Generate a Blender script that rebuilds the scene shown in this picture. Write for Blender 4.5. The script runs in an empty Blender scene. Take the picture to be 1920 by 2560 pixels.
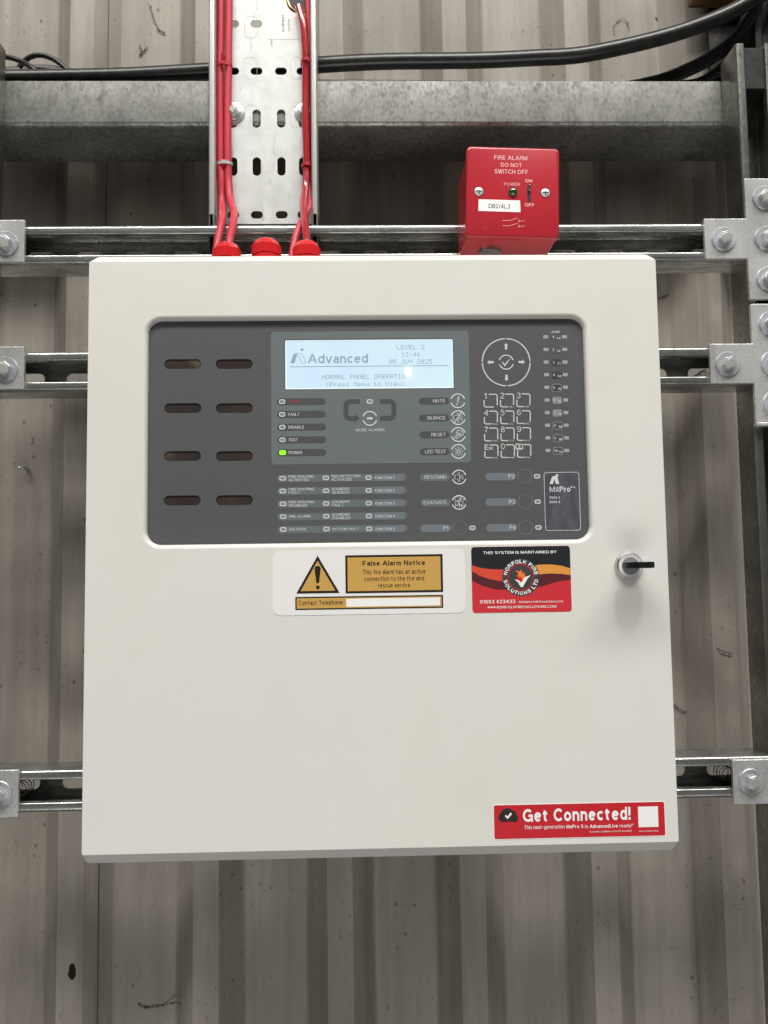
import bpy, bmesh, math, random
from math import sin, cos, pi, radians, sqrt, tan, atan2
from mathutils import Vector, Matrix
from mathutils.geometry import tessellate_polygon
random.seed(7)
S = 0.001                      # everything below is written in millimetres
scene = bpy.context.scene
col = scene.collection

# ------------------------------------------------------------------ camera
CAM = (-13.63, -724.6, -26.2)
RX = Vector((0.99959497, -0.0245337, -0.01442178))
UX = Vector((0.01248914, -0.07718171, 0.99693882))
FX = Vector((0.02557169, 0.99671515, 0.07684404))
FPX = 2109.1
cd = bpy.data.cameras.new('camera'); cam = bpy.data.objects.new('camera', cd); col.objects.link(cam)
m = Matrix((RX, UX, -FX)).transposed().to_4x4()
m.translation = Vector(CAM) * S
cam.matrix_world = m
cd.sensor_fit = 'VERTICAL'; cd.sensor_height = 24.0; cd.lens = 24.0 * FPX / 2560.0
cd.clip_start = 0.01; cd.clip_end = 100
scene.camera = cam
scene.render.resolution_x = 768; scene.render.resolution_y = 1024

# ------------------------------------------------------------------ light
w = bpy.data.worlds.new('World'); scene.world = w; w.use_nodes = True
nt = w.node_tree; nt.nodes.clear()
wo = nt.nodes.new('ShaderNodeOutputWorld'); bg = nt.nodes.new('ShaderNodeBackground')
tc = nt.nodes.new('ShaderNodeTexCoord'); sx = nt.nodes.new('ShaderNodeSeparateXYZ')
rp = nt.nodes.new('ShaderNodeValToRGB'); mr = nt.nodes.new('ShaderNodeMapRange')
mr.inputs['From Min'].default_value = -1; mr.inputs['From Max'].default_value = 1
nt.links.new(tc.outputs['Generated'], sx.inputs[0]); nt.links.new(sx.outputs['Z'], mr.inputs['Value'])
nt.links.new(mr.outputs[0], rp.inputs[0]); nt.links.new(rp.outputs[0], bg.inputs[0]); nt.links.new(bg.outputs[0], wo.inputs[0])
cr = rp.color_ramp
cr.elements[0].position = 0.0; cr.elements[0].color = (0.11, 0.10, 0.09, 1)
cr.elements[1].position = 1.0; cr.elements[1].color = (0.40, 0.41, 0.41, 1)
e = cr.elements.new(0.48); e.color = (0.13, 0.125, 0.115, 1)
e = cr.elements.new(0.56); e.color = (0.24, 0.24, 0.235, 1)
bg.inputs[1].default_value = 0.25

FARLAMP = (0.519, -8.6, 2.271)
def area(name, loc, target, sx_, sy_, power, colr, shape='RECTANGLE'):
    L = bpy.data.lights.new(name, 'AREA'); L.shape = shape; L.size = sx_; L.size_y = sy_
    L.energy = power; L.color = colr
    o = bpy.data.objects.new(name, L); col.objects.link(o)
    o.location = loc
    o.rotation_euler = (Vector(target) - Vector(loc)).to_track_quat('-Z', 'Y').to_euler()
    return o
# translucent roof light overhead and a high-bay lamp slightly to the right; a second bay lamp far down the hall
area('roof_light', (0.1, -2.0, 3.9), (0, 0, 0.1), 6.0, 0.6, 370, (1.0, 0.975, 0.93))
area('bay_lamp', (0.45, -2.05, 2.95), (0, 0, 0), 0.36, 0.36, 30, (1.0, 0.98, 0.94), 'ELLIPSE')
area('far_bay_lamp', FARLAMP, (0, 0, 0), 0.045, 0.13, 0.8, (1.0, 0.97, 0.92), 'ELLIPSE')

area('floor_bounce_fill', (0.0, -2.5, -2.35), (0, 0.3, -0.1), 2.6, 0.9, 46, (1.0, 0.985, 0.96))  # added low fill lamp, stands in for light off the floor

scene.view_settings.view_transform = 'Standard'; scene.view_settings.look = 'None'
scene.view_settings.exposure = -0.14; scene.view_settings.gamma = 1.0

# ------------------------------------------------------------------ helpers
def ray(px, py):
    return FX + RX * ((px - 960) / FPX) - UX * ((py - 1280) / FPX)
def at(px, py, Y):             # pixel of the photograph -> (x, z) in mm on the plane at depth Y
    d = ray(px, py); t = (Y - CAM[1]) / d.y
    return CAM[0] + d.x * t, CAM[2] + d.z * t
def sc(px, py, Y):             # photograph pixels per mm at that place
    x0, z0 = at(px - 20, py, Y); x1, z1 = at(px + 20, py, Y)
    return 40 / math.hypot(x1 - x0, z1 - z0)
class Win:                     # a close-up of the photograph: its own pixel grid
    def __init__(s, x0, y0, k): s.x0, s.y0, s.k = x0, y0, k
    def px(s, x, y): return s.x0 + x / s.k, s.y0 + y / s.k
    def p(s, x, y, Y): return at(*s.px(x, y), Y)
    def mm(s, v, x, y, Y): return v / s.k / sc(*s.px(x, y), Y)

class MB:
    def __init__(s): s.v = []; s.f = []
    def add(s, vs, fs):
        n = len(s.v); s.v += [tuple(v) for v in vs]; s.f += [tuple(i + n for i in f) for f in fs]; return s
    def box(s, x0, x1, y0, y1, z0, z1):
        return s.add([(x0,y0,z0),(x1,y0,z0),(x1,y1,z0),(x0,y1,z0),(x0,y0,z1),(x1,y0,z1),(x1,y1,z1),(x0,y1,z1)],
                     [(0,1,5,4),(1,2,6,5),(2,3,7,6),(3,0,4,7),(4,5,6,7),(3,2,1,0)])
    def flat(s, loops, Y):     # filled outline(s) in the XZ plane
        if isinstance(loops[0][0], (int, float)): loops = [loops]
        vs = [Vector((x, z, 0)) for lp in loops for x, z in lp]
        if len(loops) == 1 and len(loops[0]) <= 4:
            return s.add([(x, Y, z) for x, z in loops[0]], [tuple(range(len(loops[0])))])
        tr = tessellate_polygon([[Vector((x, z, 0)) for x, z in lp] for lp in loops])
        return s.add([(v.x, Y, v.y) for v in vs], [tuple(t) for t in tr])
    def prism(s, loops, Y0, Y1):
        if isinstance(loops[0][0], (int, float)): loops = [loops]
        s.flat(loops, Y0); s.flat(loops, Y1)
        for lp in loops:
            n = len(lp)
            s.add([(x, Y0, z) for x, z in lp] + [(x, Y1, z) for x, z in lp],
                  [(i, (i + 1) % n, n + (i + 1) % n, n + i) for i in range(n)])
        return s
    def rings(s, rs, cap0=True, cap1=True, closed=True):
        n = len(rs[0]); vs = [v for r in rs for v in r]; fs = []
        for k in range(len(rs) - 1):
            for i in range(n if closed else n - 1):
                j = (i + 1) % n
                fs.append((k*n+i, k*n+j, (k+1)*n+j, (k+1)*n+i))
        if cap0: fs.append(tuple(range(n)))
        if cap1: fs.append(tuple((len(rs)-1)*n + i for i in range(n)))
        return s.add(vs, fs)
    def lathe(s, cx, cz, prof, n=32, axis='Y', cy=0):   # prof: list of (r, h)
        rs = []
        for r, h in prof:
            if axis == 'Y': rs.append([(cx + r*cos(2*pi*i/n), h, cz + r*sin(2*pi*i/n)) for i in range(n)])
            else: rs.append([(cx + r*cos(2*pi*i/n), cy + r*sin(2*pi*i/n), h) for i in range(n)])
        return s.rings(rs)
    def tube(s, pts, r, n=12, cap=True):
        P = [Vector(p) for p in pts]; rs = []; up = Vector((0.123, 1, 0.07)).normalized()
        R = r if isinstance(r, (list, tuple)) else [r] * len(P)
        for i, p in enumerate(P):
            t = (P[min(i+1, len(P)-1)] - P[max(i-1, 0)]).normalized()
            a = (up - t * up.dot(t)).normalized(); b = t.cross(a); up = a
            rs.append([p + (a*cos(2*pi*k/n) + b*sin(2*pi*k/n)) * R[i] for k in range(n)])
        return s.rings(rs, cap, cap)
    def stroke(s, pts, wd, Y, closed=False):
        P = [Vector(p) for p in pts]; n = len(P); L = []; R = []
        for i in range(n):
            a = P[i-1] if (i > 0 or closed) else None; c = P[(i+1) % n] if (i < n-1 or closed) else None
            d1 = (P[i]-a).normalized() if a is not None else None; d2 = (c-P[i]).normalized() if c is not None else None
            if d1 is None: d1 = d2
            if d2 is None: d2 = d1
            t = (d1 + d2); t = t.normalized() if t.length > 1e-6 else d1
            nn = Vector((-t.y, t.x)); k = 1 / max(0.45, nn.dot(Vector((-d1.y, d1.x))))
            L.append(P[i] + nn * wd/2 * k); R.append(P[i] - nn * wd/2 * k)
        m_ = n if closed else n - 1
        return s.add([(v.x, Y, v.y) for v in L + R], [(i, (i+1) % n, n + (i+1) % n, n + i) for i in range(m_)])
    def arc(s, cx, cz, r, wd, a0, a1, Y, n=24):
        return s.stroke([(cx + r*cos(radians(a0 + (a1-a0)*i/n)), cz + r*sin(radians(a0 + (a1-a0)*i/n))) for i in range(n+1)], wd, Y)
    def text(s, t, cx, cz, wd, h, Y, bold=0.0, rot=0.0, slant=0.0, spacing=1.0):
        """lettering fitted in a wd x h box centred on (cx, cz)"""
        vs, fs = glyphs(t, bold, slant, spacing)
        x0 = min(v[0] for v in vs); x1 = max(v[0] for v in vs); y0 = min(v[1] for v in vs); y1 = max(v[1] for v in vs)
        if wd is None: k = h / (y1 - y0); kx = k
        else: kx = wd / (x1 - x0); k = h / (y1 - y0)
        c, sn = cos(rot), sin(rot); out = []
        for x, y, ly in vs:
            u = (x - (x0+x1)/2) * kx; v = (y - (y0+y1)/2) * k
            out.append((cx + u*c - v*sn, Y - 0.009*ly, cz + u*sn + v*c))
        return s.add(out, fs)
    def obj(s, name, mat, parent=None, smooth=None, bevel=0, seg=2, rot=None):
        off = parent_world(parent)
        me = bpy.data.meshes.new(name)
        me.from_pydata([((v[0]-off[0])*S, (v[1]-off[1])*S, (v[2]-off[2])*S) for v in s.v], [], s.f)
        bm = bmesh.new(); bm.from_mesh(me)
        bmesh.ops.remove_doubles(bm, verts=bm.verts, dist=1e-7 if smooth is None and not bevel else 2e-6)
        bmesh.ops.recalc_face_normals(bm, faces=bm.faces)
        bm.to_mesh(me); bm.free()
        me.materials.append(mat)
        if smooth is not None or bevel:
            me.shade_smooth(); me.set_sharp_from_angle(angle=radians(smooth or 35))
        o = bpy.data.objects.new(name, me); col.objects.link(o)
        if parent is not None: o.parent = parent
        if bevel:
            b = o.modifiers.new('bevel', 'BEVEL'); b.width = bevel*S; b.segments = seg; b.limit_method = 'ANGLE'; b.angle_limit = radians(40)
            b.harden_normals = True
        return o
_W = {}
def parent_world(p):
    if p is None: return (0, 0, 0)
    while p.parent is not None: p = p.parent
    return _W.get(p.name, (0, 0, 0))
def tag(o, label, cat, group=None):
    o['label'] = label; o['category'] = cat
    if group: o['group'] = group
    return o
def thing(name, label, cat, loc, group=None):
    o = bpy.data.objects.new(name, None); col.objects.link(o)
    o.location = Vector(loc) * S; o.empty_display_size = 0.02
    _W[o.name] = loc
    return tag(o, label, cat, group)
# a plain grotesque alphabet drawn as strokes: ('a', cx, cy, rx, ry, from, to) is an arc, (x, y) a corner
def _o(cx, cy, rx, ry): return [[('a', cx, cy, rx, ry, 0, 360)]]
G_ = {
'A': [[(0,0),(.36,1)],[(.42,1),(.78,0)],[(.13,.32),(.65,.32)]],
'B': [[(0,0),(0,1),(.34,1),('a',.34,.76,.24,.24,85,-85),(.34,.52),(.05,.52)],[(.34,.52),('a',.36,.26,.27,.26,85,-85),(.34,0),(.05,0)]],
'C': [[('a',.40,.5,.40,.5,42,318)]],
'D': [[(0,0),(0,1),(.28,1),('a',.28,.5,.42,.5,85,-85),(.28,0),(.05,0)]],
'E': [[(.58,1),(0,1),(0,0),(.60,0)],[(.05,.52),(.54,.52)]],
'F': [[(.56,1),(0,1),(0,0)],[(.05,.50),(.50,.50)]],
'G': [[('a',.41,.5,.41,.5,42,300)],[('a',.41,.5,.41,.5,300,325),(.79,.25),(.79,.47),(.46,.47)],[(.79,.3),(.79,0)]],
'H': [[(0,0),(0,1)],[(.60,0),(.60,1)],[(.05,.52),(.55,.52)]],
'I': [[(0,0),(0,1)]],
'J': [[(.44,1),(.44,.26),('a',.22,.26,.22,.26,-5,-175)]],
'K': [[(0,0),(0,1)],[(.58,1),(.02,.37)],[(.22,.58),(.64,0)]],
'L': [[(0,1),(0,0),(.52,0)]],
'M': [[(0,0),(0,1)],[(.04,1),(.37,.03),(.70,1)],[(.74,1),(.74,0)]],
'N': [[(0,0),(0,1)],[(.02,1),(.58,0)],[(.60,0),(.60,1)]],
'O': _o(.42,.5,.42,.5),
'P': [[(0,0),(0,1),(.34,1),('a',.34,.73,.27,.27,85,-85),(.34,.46),(.05,.46)]],
'Q': _o(.42,.5,.42,.5)+[[(.5,.25),(.8,-.04)]],
'R': [[(0,0),(0,1),(.36,1),('a',.36,.74,.26,.26,85,-85),(.36,.48),(.05,.48)],[(.36,.48),(.62,0)]],
'S': [[('a',.31,.75,.27,.25,20,235),('a',.30,.25,.31,.27,65,-160)]],
'T': [[(0,1),(.64,1)],[(.32,.97),(.32,0)]],
'U': [[(0,1),(0,.32),('a',.29,.32,.29,.32,185,355),(.58,1)]],
'V': [[(0,1),(.33,0)],[(.37,0),(.70,1)]],
'W': [[(0,1),(.22,0)],[(.26,0),(.46,1)],[(.50,1),(.70,0)],[(.74,0),(.96,1)]],
'X': [[(0,1),(.66,0)],[(.66,1),(0,0)]],
'Y': [[(0,1),(.33,.44),(.33,0)],[(.34,.46),(.66,1)]],
'Z': [[(0,1),(.56,1),(0,0),(.60,0)]],
'0': _o(.26,.5,.26,.5),
'1': [[(0,.76),(.12,.80),(.22,1)],[(.23,1),(.23,0)]],
'2': [[('a',.26,.73,.25,.27,170,-35),(0,.0)],[(0,0),(.54,0)]],
'3': [[('a',.26,.76,.24,.24,160,-75)],[('a',.26,.27,.27,.27,80,-160)]],
'4': [[(.42,0),(.42,1)],[(.40,.98),(0,.32)],[(0,.28),(.56,.28)]],
'5': [[(.50,1),(.10,1),(.06,.54)],[('a',.26,.33,.27,.33,135,-155)]],
'6': _o(.27,.31,.26,.31)+[[(.50,.86),('a',.33,.55,.32,.45,65,180),(.01,.3)]],
'7': [[(0,1),(.54,1)],[(.53,1),(.28,.5),(.20,0)]],
'8': _o(.27,.76,.23,.24)+_o(.27,.26,.27,.26),
'9': _o(.27,.69,.26,.31)+[[(.04,.14),('a',.21,.45,.32,.45,245,360),(.53,.7)]],
'/': [[(0,-.03),(.28,1.03)]], '!': [[(0,1),(0,.30)],[(0,.14),(0,0)]], '-': [[(0,.40),(.30,.40)]], '.': [[(0,.13),(0,0)]], ':': [[(0,.13),(0,0)],[(0,.68),(0,.55)]],
'*': [[(0,.85),(.28,.85)],[(.07,.72),(.21,.98)],[(.07,.98),(.21,.72)]], '&': _o(.25,.76,.19,.24)+[[('a',.25,.26,.25,.26,60,330),(.6,.5)],[(.14,.6),(.62,0)]],
'@': _o(.45,.4,.45,.5)+_o(.45,.4,.2,.22),
'a': [[('a',.24,.49,.21,.23,155,0),(.45,.0)],[('a',.23,.20,.22,.20,20,345)]],
'b': [[(0,1),(0,0)]]+_o(.26,.36,.25,.36), 'c': [[('a',.26,.36,.26,.36,45,315)]], 'd': [[(.50,1),(.50,0)]]+_o(.25,.36,.25,.36),
'e': [[(.03,.38),(.50,.38)],[('a',.26,.36,.25,.36,2,318)]], 'f': [[(.12,0),(.12,.82),('a',.28,.82,.16,.18,175,80)],[(-.05,.66),(.33,.66)]],
'g': _o(.25,.36,.25,.36)+[[(.50,.72),(.50,-.04),('a',.26,-.04,.24,.22,-5,-155)]], 'h': [[(0,1),(0,0)],[('a',.23,.45,.23,.27,175,5),(.46,0)]],
'i': [[(0,.72),(0,0)],[(0,1),(0,.91)]], 'k': [[(0,1),(0,0)],[(.44,.72),(.0,.26)],[(.17,.45),(.47,0)]], 'l': [[(0,1),(0,0)]],
'm': [[(0,.72),(0,0)],[('a',.19,.48,.19,.24,175,5),(.38,0)],[('a',.57,.48,.19,.24,175,5),(.76,0)]], 'n': [[(0,.72),(0,0)],[('a',.23,.45,.23,.27,175,5),(.46,0)]],
'o': _o(.26,.36,.26,.36), 'p': [[(0,.72),(0,-.26)]]+_o(.26,.36,.25,.36), 'r': [[(0,.72),(0,0)],[('a',.22,.45,.22,.26,170,85)]],
's': [[('a',.22,.54,.19,.18,25,230),('a',.22,.18,.22,.19,65,-155)]], 't': [[(.12,.95),(.12,.16),('a',.26,.16,.14,.16,185,285)],[(-.06,.66),(.36,.66)]],
'u': [[(0,.72),(0,.24),('a',.23,.24,.23,.24,185,355),(.46,.72)],[(.46,.3),(.46,0)]], 'v': [[(0,.72),(.23,0)],[(.27,0),(.50,.72)]],
'w': [[(0,.72),(.17,0)],[(.20,0),(.36,.72)],[(.39,.72),(.55,0)],[(.58,0),(.75,.72)]], 'x': [[(0,.72),(.46,0)],[(.46,.72),(0,0)]],
'y': [[(0,.72),(.25,.02)],[(.50,.72),(.22,-.12),('a',.10,-.10,.13,.16,-10,-100)]], 'z': [[(0,.72),(.42,.72),(0,0),(.44,0)]],
}
_GF = {}
def glyphs(t, bold, slant, spacing):
    k = (t, bold)
    if k in _GF: return _GF[k]
    wt = 0.115 + bold*4.2; h = wt/2; x = 0.0; V = []; Fc = []
    for ch in t:
        if ch == ' ': x += 0.30 + wt*0.5; continue
        strokes = G_[ch]; xmax = 0; lay = 0; small = ch.islower()
        for st_ in strokes:
            pts = []
            for it in st_:
                if it[0] == 'a':
                    _, cx, cy, rx, ry, a0, a1 = it; n = max(3, int(abs(a1-a0)/(24 if t.__len__() > 3 else 15)))
                    for i in range(n+1):
                        a = radians(a0 + (a1-a0)*i/n); pts.append((cx + rx*cos(a), cy + ry*sin(a)))
                else: pts.append(it[:2])
            q = []
            top = .72 if small else 1.0
            for px_, py_ in pts:                      # keep strokes inside the letter height
                yy = py_*(1-wt) + h if py_ >= 0 else py_*(1-wt) + h
                if small and py_ > .5 and ch not in 'bdfhiklt': yy = py_/.72*(.74-wt) + h
                q.append((px_ + h, yy))
            closed = len(q) > 6 and math.hypot(q[0][0]-q[-1][0], q[0][1]-q[-1][1]) < 1e-3
            if closed: q = q[:-1]
            P2_ = [q[0]]
            for c_ in q[1:]:
                if math.hypot(c_[0]-P2_[-1][0], c_[1]-P2_[-1][1]) > 0.012: P2_.append(c_)
            if len(P2_) == 2 and not closed:          # square off straight ends that sit on a guide line
                (ax, ay), (bx_, by_) = P2_; vert = abs(by_-ay) > 0.8*abs(bx_-ax)
                if vert and ch != '*':
                    s1 = h*0.98/abs(by_-ay); ux, uy = (bx_-ax)*s1, (by_-ay)*s1
                    on = [any(abs(st_[e_][1]-g_) < 1e-6 for g_ in (0, 1, .72, -.26)) for e_ in (0, -1)]
                    if on[0]: ax, ay = ax-ux, ay-uy
                    if on[1]: bx_, by_ = bx_+ux, by_+uy
                    P2_ = [(ax, ay), (bx_, by_)]
            elif not closed:
                for e_, f_ in ((0, 1), (-1, -2)):
                    ex_, ey_ = P2_[e_]; fx_, fy_ = P2_[f_]
                    if abs(ex_-fx_) < 0.02 and (ey_ < h*1.1 or ey_ > 1-h*1.1): P2_[e_] = (ex_, ey_ + (h if ey_ > fy_ else -h))
            m0 = MB(); m0.stroke(P2_, wt, 0, closed)
            n0 = len(V); V += [(v[0] + x, v[2], lay) for v in m0.v]; Fc += [tuple(i+n0 for i in f) for f in m0.f]
            xmax = max(xmax, max(p[0] for p in q)); lay += 1
        x += xmax + h + 0.085 + wt*0.25
    _GF[k] = (V, Fc); return V, Fc
def rrect(x0, x1, z0, z1, r, n=6):
    if not isinstance(r, (list, tuple)): r = (r,)*4
    out = []                    # from the right-top corner, counter-clockwise: TR, TL, BL, BR
    for (cx, cz, a, rr) in ((x1-r[0], z1-r[0], 0, r[0]), (x0+r[1], z1-r[1], 90, r[1]), (x0+r[2], z0+r[2], 180, r[2]), (x1-r[3], z0+r[3], 270, r[3])):
        for i in range(n+1):
            t = radians(a + 90*i/n); out.append((cx + rr*cos(t), cz + rr*sin(t)))
    return out
def circ(cx, cz, r, n=24): return [(cx + r*cos(2*pi*i/n), cz + r*sin(2*pi*i/n)) for i in range(n)]
def spline(pts, k=8):          # Catmull-Rom
    P = [Vector(p) for p in pts]; P = [2*P[0]-P[1]] + P + [2*P[-1]-P[-2]]; out = []
    for i in range(1, len(P)-2):
        a, b, c, d = P[i-1], P[i], P[i+1], P[i+2]
        for j in range(k):
            t = j/k; out.append(0.5*((2*b) + (c-a)*t + (2*a-5*b+4*c-d)*t*t + (3*b-a-3*c+d)*t**3))
    out.append(P[-2]); return out

# ------------------------------------------------------------------ materials
def mat(name, rgb, rough=0.5, metal=0.0, spec=0.5, emis=None, es=0.0, coat=0.0):
    m_ = bpy.data.materials.new(name); m_.use_nodes = True
    b = m_.node_tree.nodes['Principled BSDF']
    b.inputs['Base Color'].default_value = (*rgb, 1); b.inputs['Roughness'].default_value = rough
    b.inputs['Metallic'].default_value = metal; b.inputs['Specular IOR Level'].default_value = spec
    b.inputs['Coat Weight'].default_value = coat
    if emis: b.inputs['Emission Color'].default_value = (*emis, 1); b.inputs['Emission Strength'].default_value = es
    return m_
class N:                       # tiny node helper
    def __init__(s, m_): s.t = m_.node_tree; s.b = s.t.nodes['Principled BSDF']; s.tc = s.t.nodes.new('ShaderNodeTexCoord')
    def n(s, ty, **kw):
        q = s.t.nodes.new(ty)
        for k, v in kw.items():
            if hasattr(q, k): setattr(q, k, v)
        return q
    def l(s, a, b): s.t.links.new(a, b)
    def geo(s, scale=(1,1,1)):
        g = s.n('ShaderNodeNewGeometry'); mp = s.n('ShaderNodeMapping'); s.l(g.outputs['Position'], mp.inputs[0]); mp.inputs['Scale'].default_value = scale
        return mp.outputs[0]
    def noise(s, vec, scale, detail=3, rough=0.5, dist=0):
        q = s.n('ShaderNodeTexNoise'); s.l(vec, q.inputs['Vector']); q.inputs['Scale'].default_value = scale
        q.inputs['Detail'].default_value = detail; q.inputs['Roughness'].default_value = rough; q.inputs['Distortion'].default_value = dist
        return q.outputs['Fac']
    def ramp(s, fac, stops):
        q = s.n('ShaderNodeValToRGB'); c = q.color_ramp
        while len(c.elements) > 1: c.elements.remove(c.elements[-1])
        for i, (p, v) in enumerate(stops):
            v = (v, v, v) if isinstance(v, (int, float)) else v
            el = c.elements[0] if i == 0 else c.elements.new(p)
            el.position = p; el.color = (*v, 1)
        s.l(fac, q.inputs[0]); return q.outputs[0]
    def mix(s, a, b, fac, mode='MIX'):
        q = s.n('ShaderNodeMix'); q.data_type = 'RGBA'; q.blend_type = mode
        for v, i in ((a, 6), (b, 7), (fac, 0)):
            if isinstance(v, (int, float)): q.inputs[i].default_value = v if i == 0 else (v, v, v, 1)
            elif isinstance(v, tuple): q.inputs[i].default_value = (*v, 1)
            else: s.l(v, q.inputs[i])
        return q.outputs[2]
    def bump(s, h, strength, dist):
        q = s.n('ShaderNodeBump'); q.inputs['Strength'].default_value = strength; q.inputs['Distance'].default_value = dist
        s.l(h, q.inputs['Height']); s.l(q.outputs[0], s.b.inputs['Normal'])

def galv(name, lo, hi, rough=(0.32, 0.55), scale=260, metal=0.75, stretch=(1,1,1), dirt=0.0):
    m_ = mat(name, hi, 0.4, metal); q = N(m_); g = q.geo(stretch)
    v = q.n('ShaderNodeTexVoronoi'); q.l(g, v.inputs['Vector']); v.inputs['Scale'].default_value = scale; v.feature = 'F1'
    vv = q.n('ShaderNodeRGBToBW'); q.l(v.outputs['Color'], vv.inputs[0])
    n1 = q.noise(g, scale*0.9, 4, 0.6)
    f = q.mix(vv.outputs[0], n1, 0.55)
    c = q.ramp(f, [(0.3, lo), (0.68, hi)])
    n2 = q.noise(q.geo(), 14, 4, 0.6)
    c = q.mix(c, q.ramp(n2, [(0.35, 0.55), (0.62, 1.0)]), 0.8, 'MULTIPLY')
    if dirt:
        n3 = q.noise(q.geo((1, 1, 0.6)), 45, 6, 0.7)
        c = q.mix(c, (0.06, 0.055, 0.05), q.mix(q.ramp(n3, [(0.56, 0.0), (0.7, 1.0)]), 0.0, 1-dirt))
    q.l(c, q.b.inputs['Base Color'])
    q.l(q.ramp(f, [(0.3, rough[1]), (0.7, rough[0])]), q.b.inputs['Roughness'])
    q.bump(n1, 0.12, 0.0004)
    return m_

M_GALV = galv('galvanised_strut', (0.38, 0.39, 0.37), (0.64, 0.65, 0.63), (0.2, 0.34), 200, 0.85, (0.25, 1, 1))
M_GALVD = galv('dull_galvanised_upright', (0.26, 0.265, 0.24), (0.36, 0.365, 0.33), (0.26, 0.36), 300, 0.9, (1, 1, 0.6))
M_PLATE = galv('galvanised_plate', (0.50, 0.505, 0.50), (0.88, 0.885, 0.87), (0.24, 0.48), 380, 0.6)
M_WASH = galv('zinc_washer', (0.58, 0.62, 0.66), (0.74, 0.78, 0.82), (0.3, 0.42), 120, 0.6)
M_BOLT = mat('zinc_bolt', (0.62, 0.62, 0.60), 0.3, 0.6)
M_RAIL = galv('weathered_rail', (0.20, 0.203, 0.187), (0.42, 0.42, 0.395), (0.38, 0.52), 480, 0.72, (0.7, 1, 0.45), dirt=0.55)
M_TRAYRIM = mat('tray_rim', (0.70, 0.70, 0.69), 0.3, 0.75)
# tray base: pale zinc with smudges
m_ = mat('tray_zinc', (0.7, 0.71, 0.7), 0.45, 0.25); q = N(m_); g = q.geo()
c = q.ramp(q.noise(g, 60, 5, 0.6), [(0.3, (0.52, 0.54, 0.52)), (0.65, (0.64, 0.66, 0.635))])
c = q.mix(c, (0.20, 0.20, 0.19), q.ramp(q.noise(q.geo((3, 1, 0.5)), 60, 5, 0.65), [(0.63, 0.0), (0.72, 0.7)]))
c = q.mix(c, (0.46, 0.42, 0.33), q.ramp(q.noise(g, 16, 3, 0.6), [(0.58, 0.0), (0.75, 0.5)]))
q.l(c, q.b.inputs['Base Color']); q.bump(q.noise(g, 400, 3), 0.06, 0.0003); M_TRAY = m_
# cladding: dusty cream coated steel with specks
m_ = mat('cladding_cream', (0.5, 0.44, 0.36), 0.55, 0.0, 0.3); q = N(m_); g = q.geo()
c = q.ramp(q.noise(q.geo((1, 1, 0.35)), 9, 4, 0.6), [(0.3, (0.27, 0.245, 0.215)), (0.5, (0.33, 0.30, 0.263)), (0.72, (0.39, 0.355, 0.31))])
c = q.mix(c, q.ramp(q.noise(q.geo((1, 1, 0.06)), 60, 5, 0.6), [(0.3, 0.76), (0.7, 1.06)]), 1.0, 'MULTIPLY')
for scl, th, amt in ((95, 0.13, 0.8), (210, 0.15, 0.65)):
    v = q.n('ShaderNodeTexVoronoi'); q.l(q.geo((1, 1, 0.8)), v.inputs['Vector']); v.inputs['Scale'].default_value = scl
    sp = q.n('ShaderNodeSeparateColor'); q.l(v.outputs['Color'], sp.inputs[0])
    dots = q.ramp(v.outputs['Distance'], [(th*0.6, 1.0), (th*1.9, 0.0)])
    keep = q.ramp(sp.outputs[0], [(0.72, 0.0), (0.78, amt)])
    patch = q.ramp(q.noise(g, 11, 3, 0.5), [(0.42, 0.15), (0.6, 1.0)])
    k = q.mix(q.mix(dots, keep, 1.0, 'MULTIPLY'), patch, 1.0, 'MULTIPLY')
    c = q.mix(c, (0.07, 0.055, 0.04), k)
c = q.mix(c, (0.13, 0.105, 0.08), q.ramp(q.noise(q.geo((1, 1, 0.7)), 38, 6, 0.75, 1.5), [(0.66, 0.0), (0.8, 0.75)]))
q.l(c, q.b.inputs['Base Color']); q.bump(q.noise(g, 250, 3), 0.05, 0.0004); M_WALL = m_
# powder-coated panel
m_ = mat('panel_powder_coat', (0.66, 0.64, 0.585), 0.42, 0.0, 0.45); q = N(m_); g = q.geo()
c = q.ramp(q.noise(g, 4.0, 4, 0.55), [(0.35, (0.66, 0.645, 0.59)), (0.52, (0.685, 0.675, 0.635)), (0.68, (0.675, 0.67, 0.635))])
c = q.mix(c, (0.50, 0.47, 0.41), q.ramp(q.noise(q.geo((1, 1, 0.5)), 22, 6, 0.7), [(0.60, 0.0), (0.80, 0.10)]))
q.l(c, q.b.inputs['Base Color']); q.bump(q.noise(g, 420, 3), 0.22, 0.0003); q.l(q.ramp(q.noise(g, 30, 4), [(0.3, 0.36), (0.7, 0.5)]), q.b.inputs['Roughness']); M_PANEL = m_
M_FASCIA = mat('fascia_grey', (0.086, 0.088, 0.092), 0.42, 0, 0.5)
q = N(M_FASCIA); q.bump(q.noise(q.geo(), 1500, 2), 0.08, 0.0001)
M_BLUEGREY = mat('print_blue_grey', (0.135, 0.16, 0.165), 0.4)
M_PILL = mat('print_dark_pill', (0.072, 0.074, 0.078), 0.42)
M_PILL2 = mat('print_slate_pill', (0.125, 0.15, 0.155), 0.42)
M_POCKET = mat('label_pocket_film', (0.165, 0.19, 0.215), 0.16, 0, 0.6, coat=0.5)
M_WHITE = mat('print_white', (0.62, 0.64, 0.64), 0.5)
M_KEYWHITE = mat('print_key_white', (0.56, 0.57, 0.56), 0.5)
M_FAINT = mat('print_faint_ring', (0.15, 0.165, 0.16), 0.4)
M_LED = mat('indicator_window', (0.22, 0.235, 0.235), 0.3)
M_LEDDIM = mat('indicator_window_pale', (0.34, 0.35, 0.35), 0.35)
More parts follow.
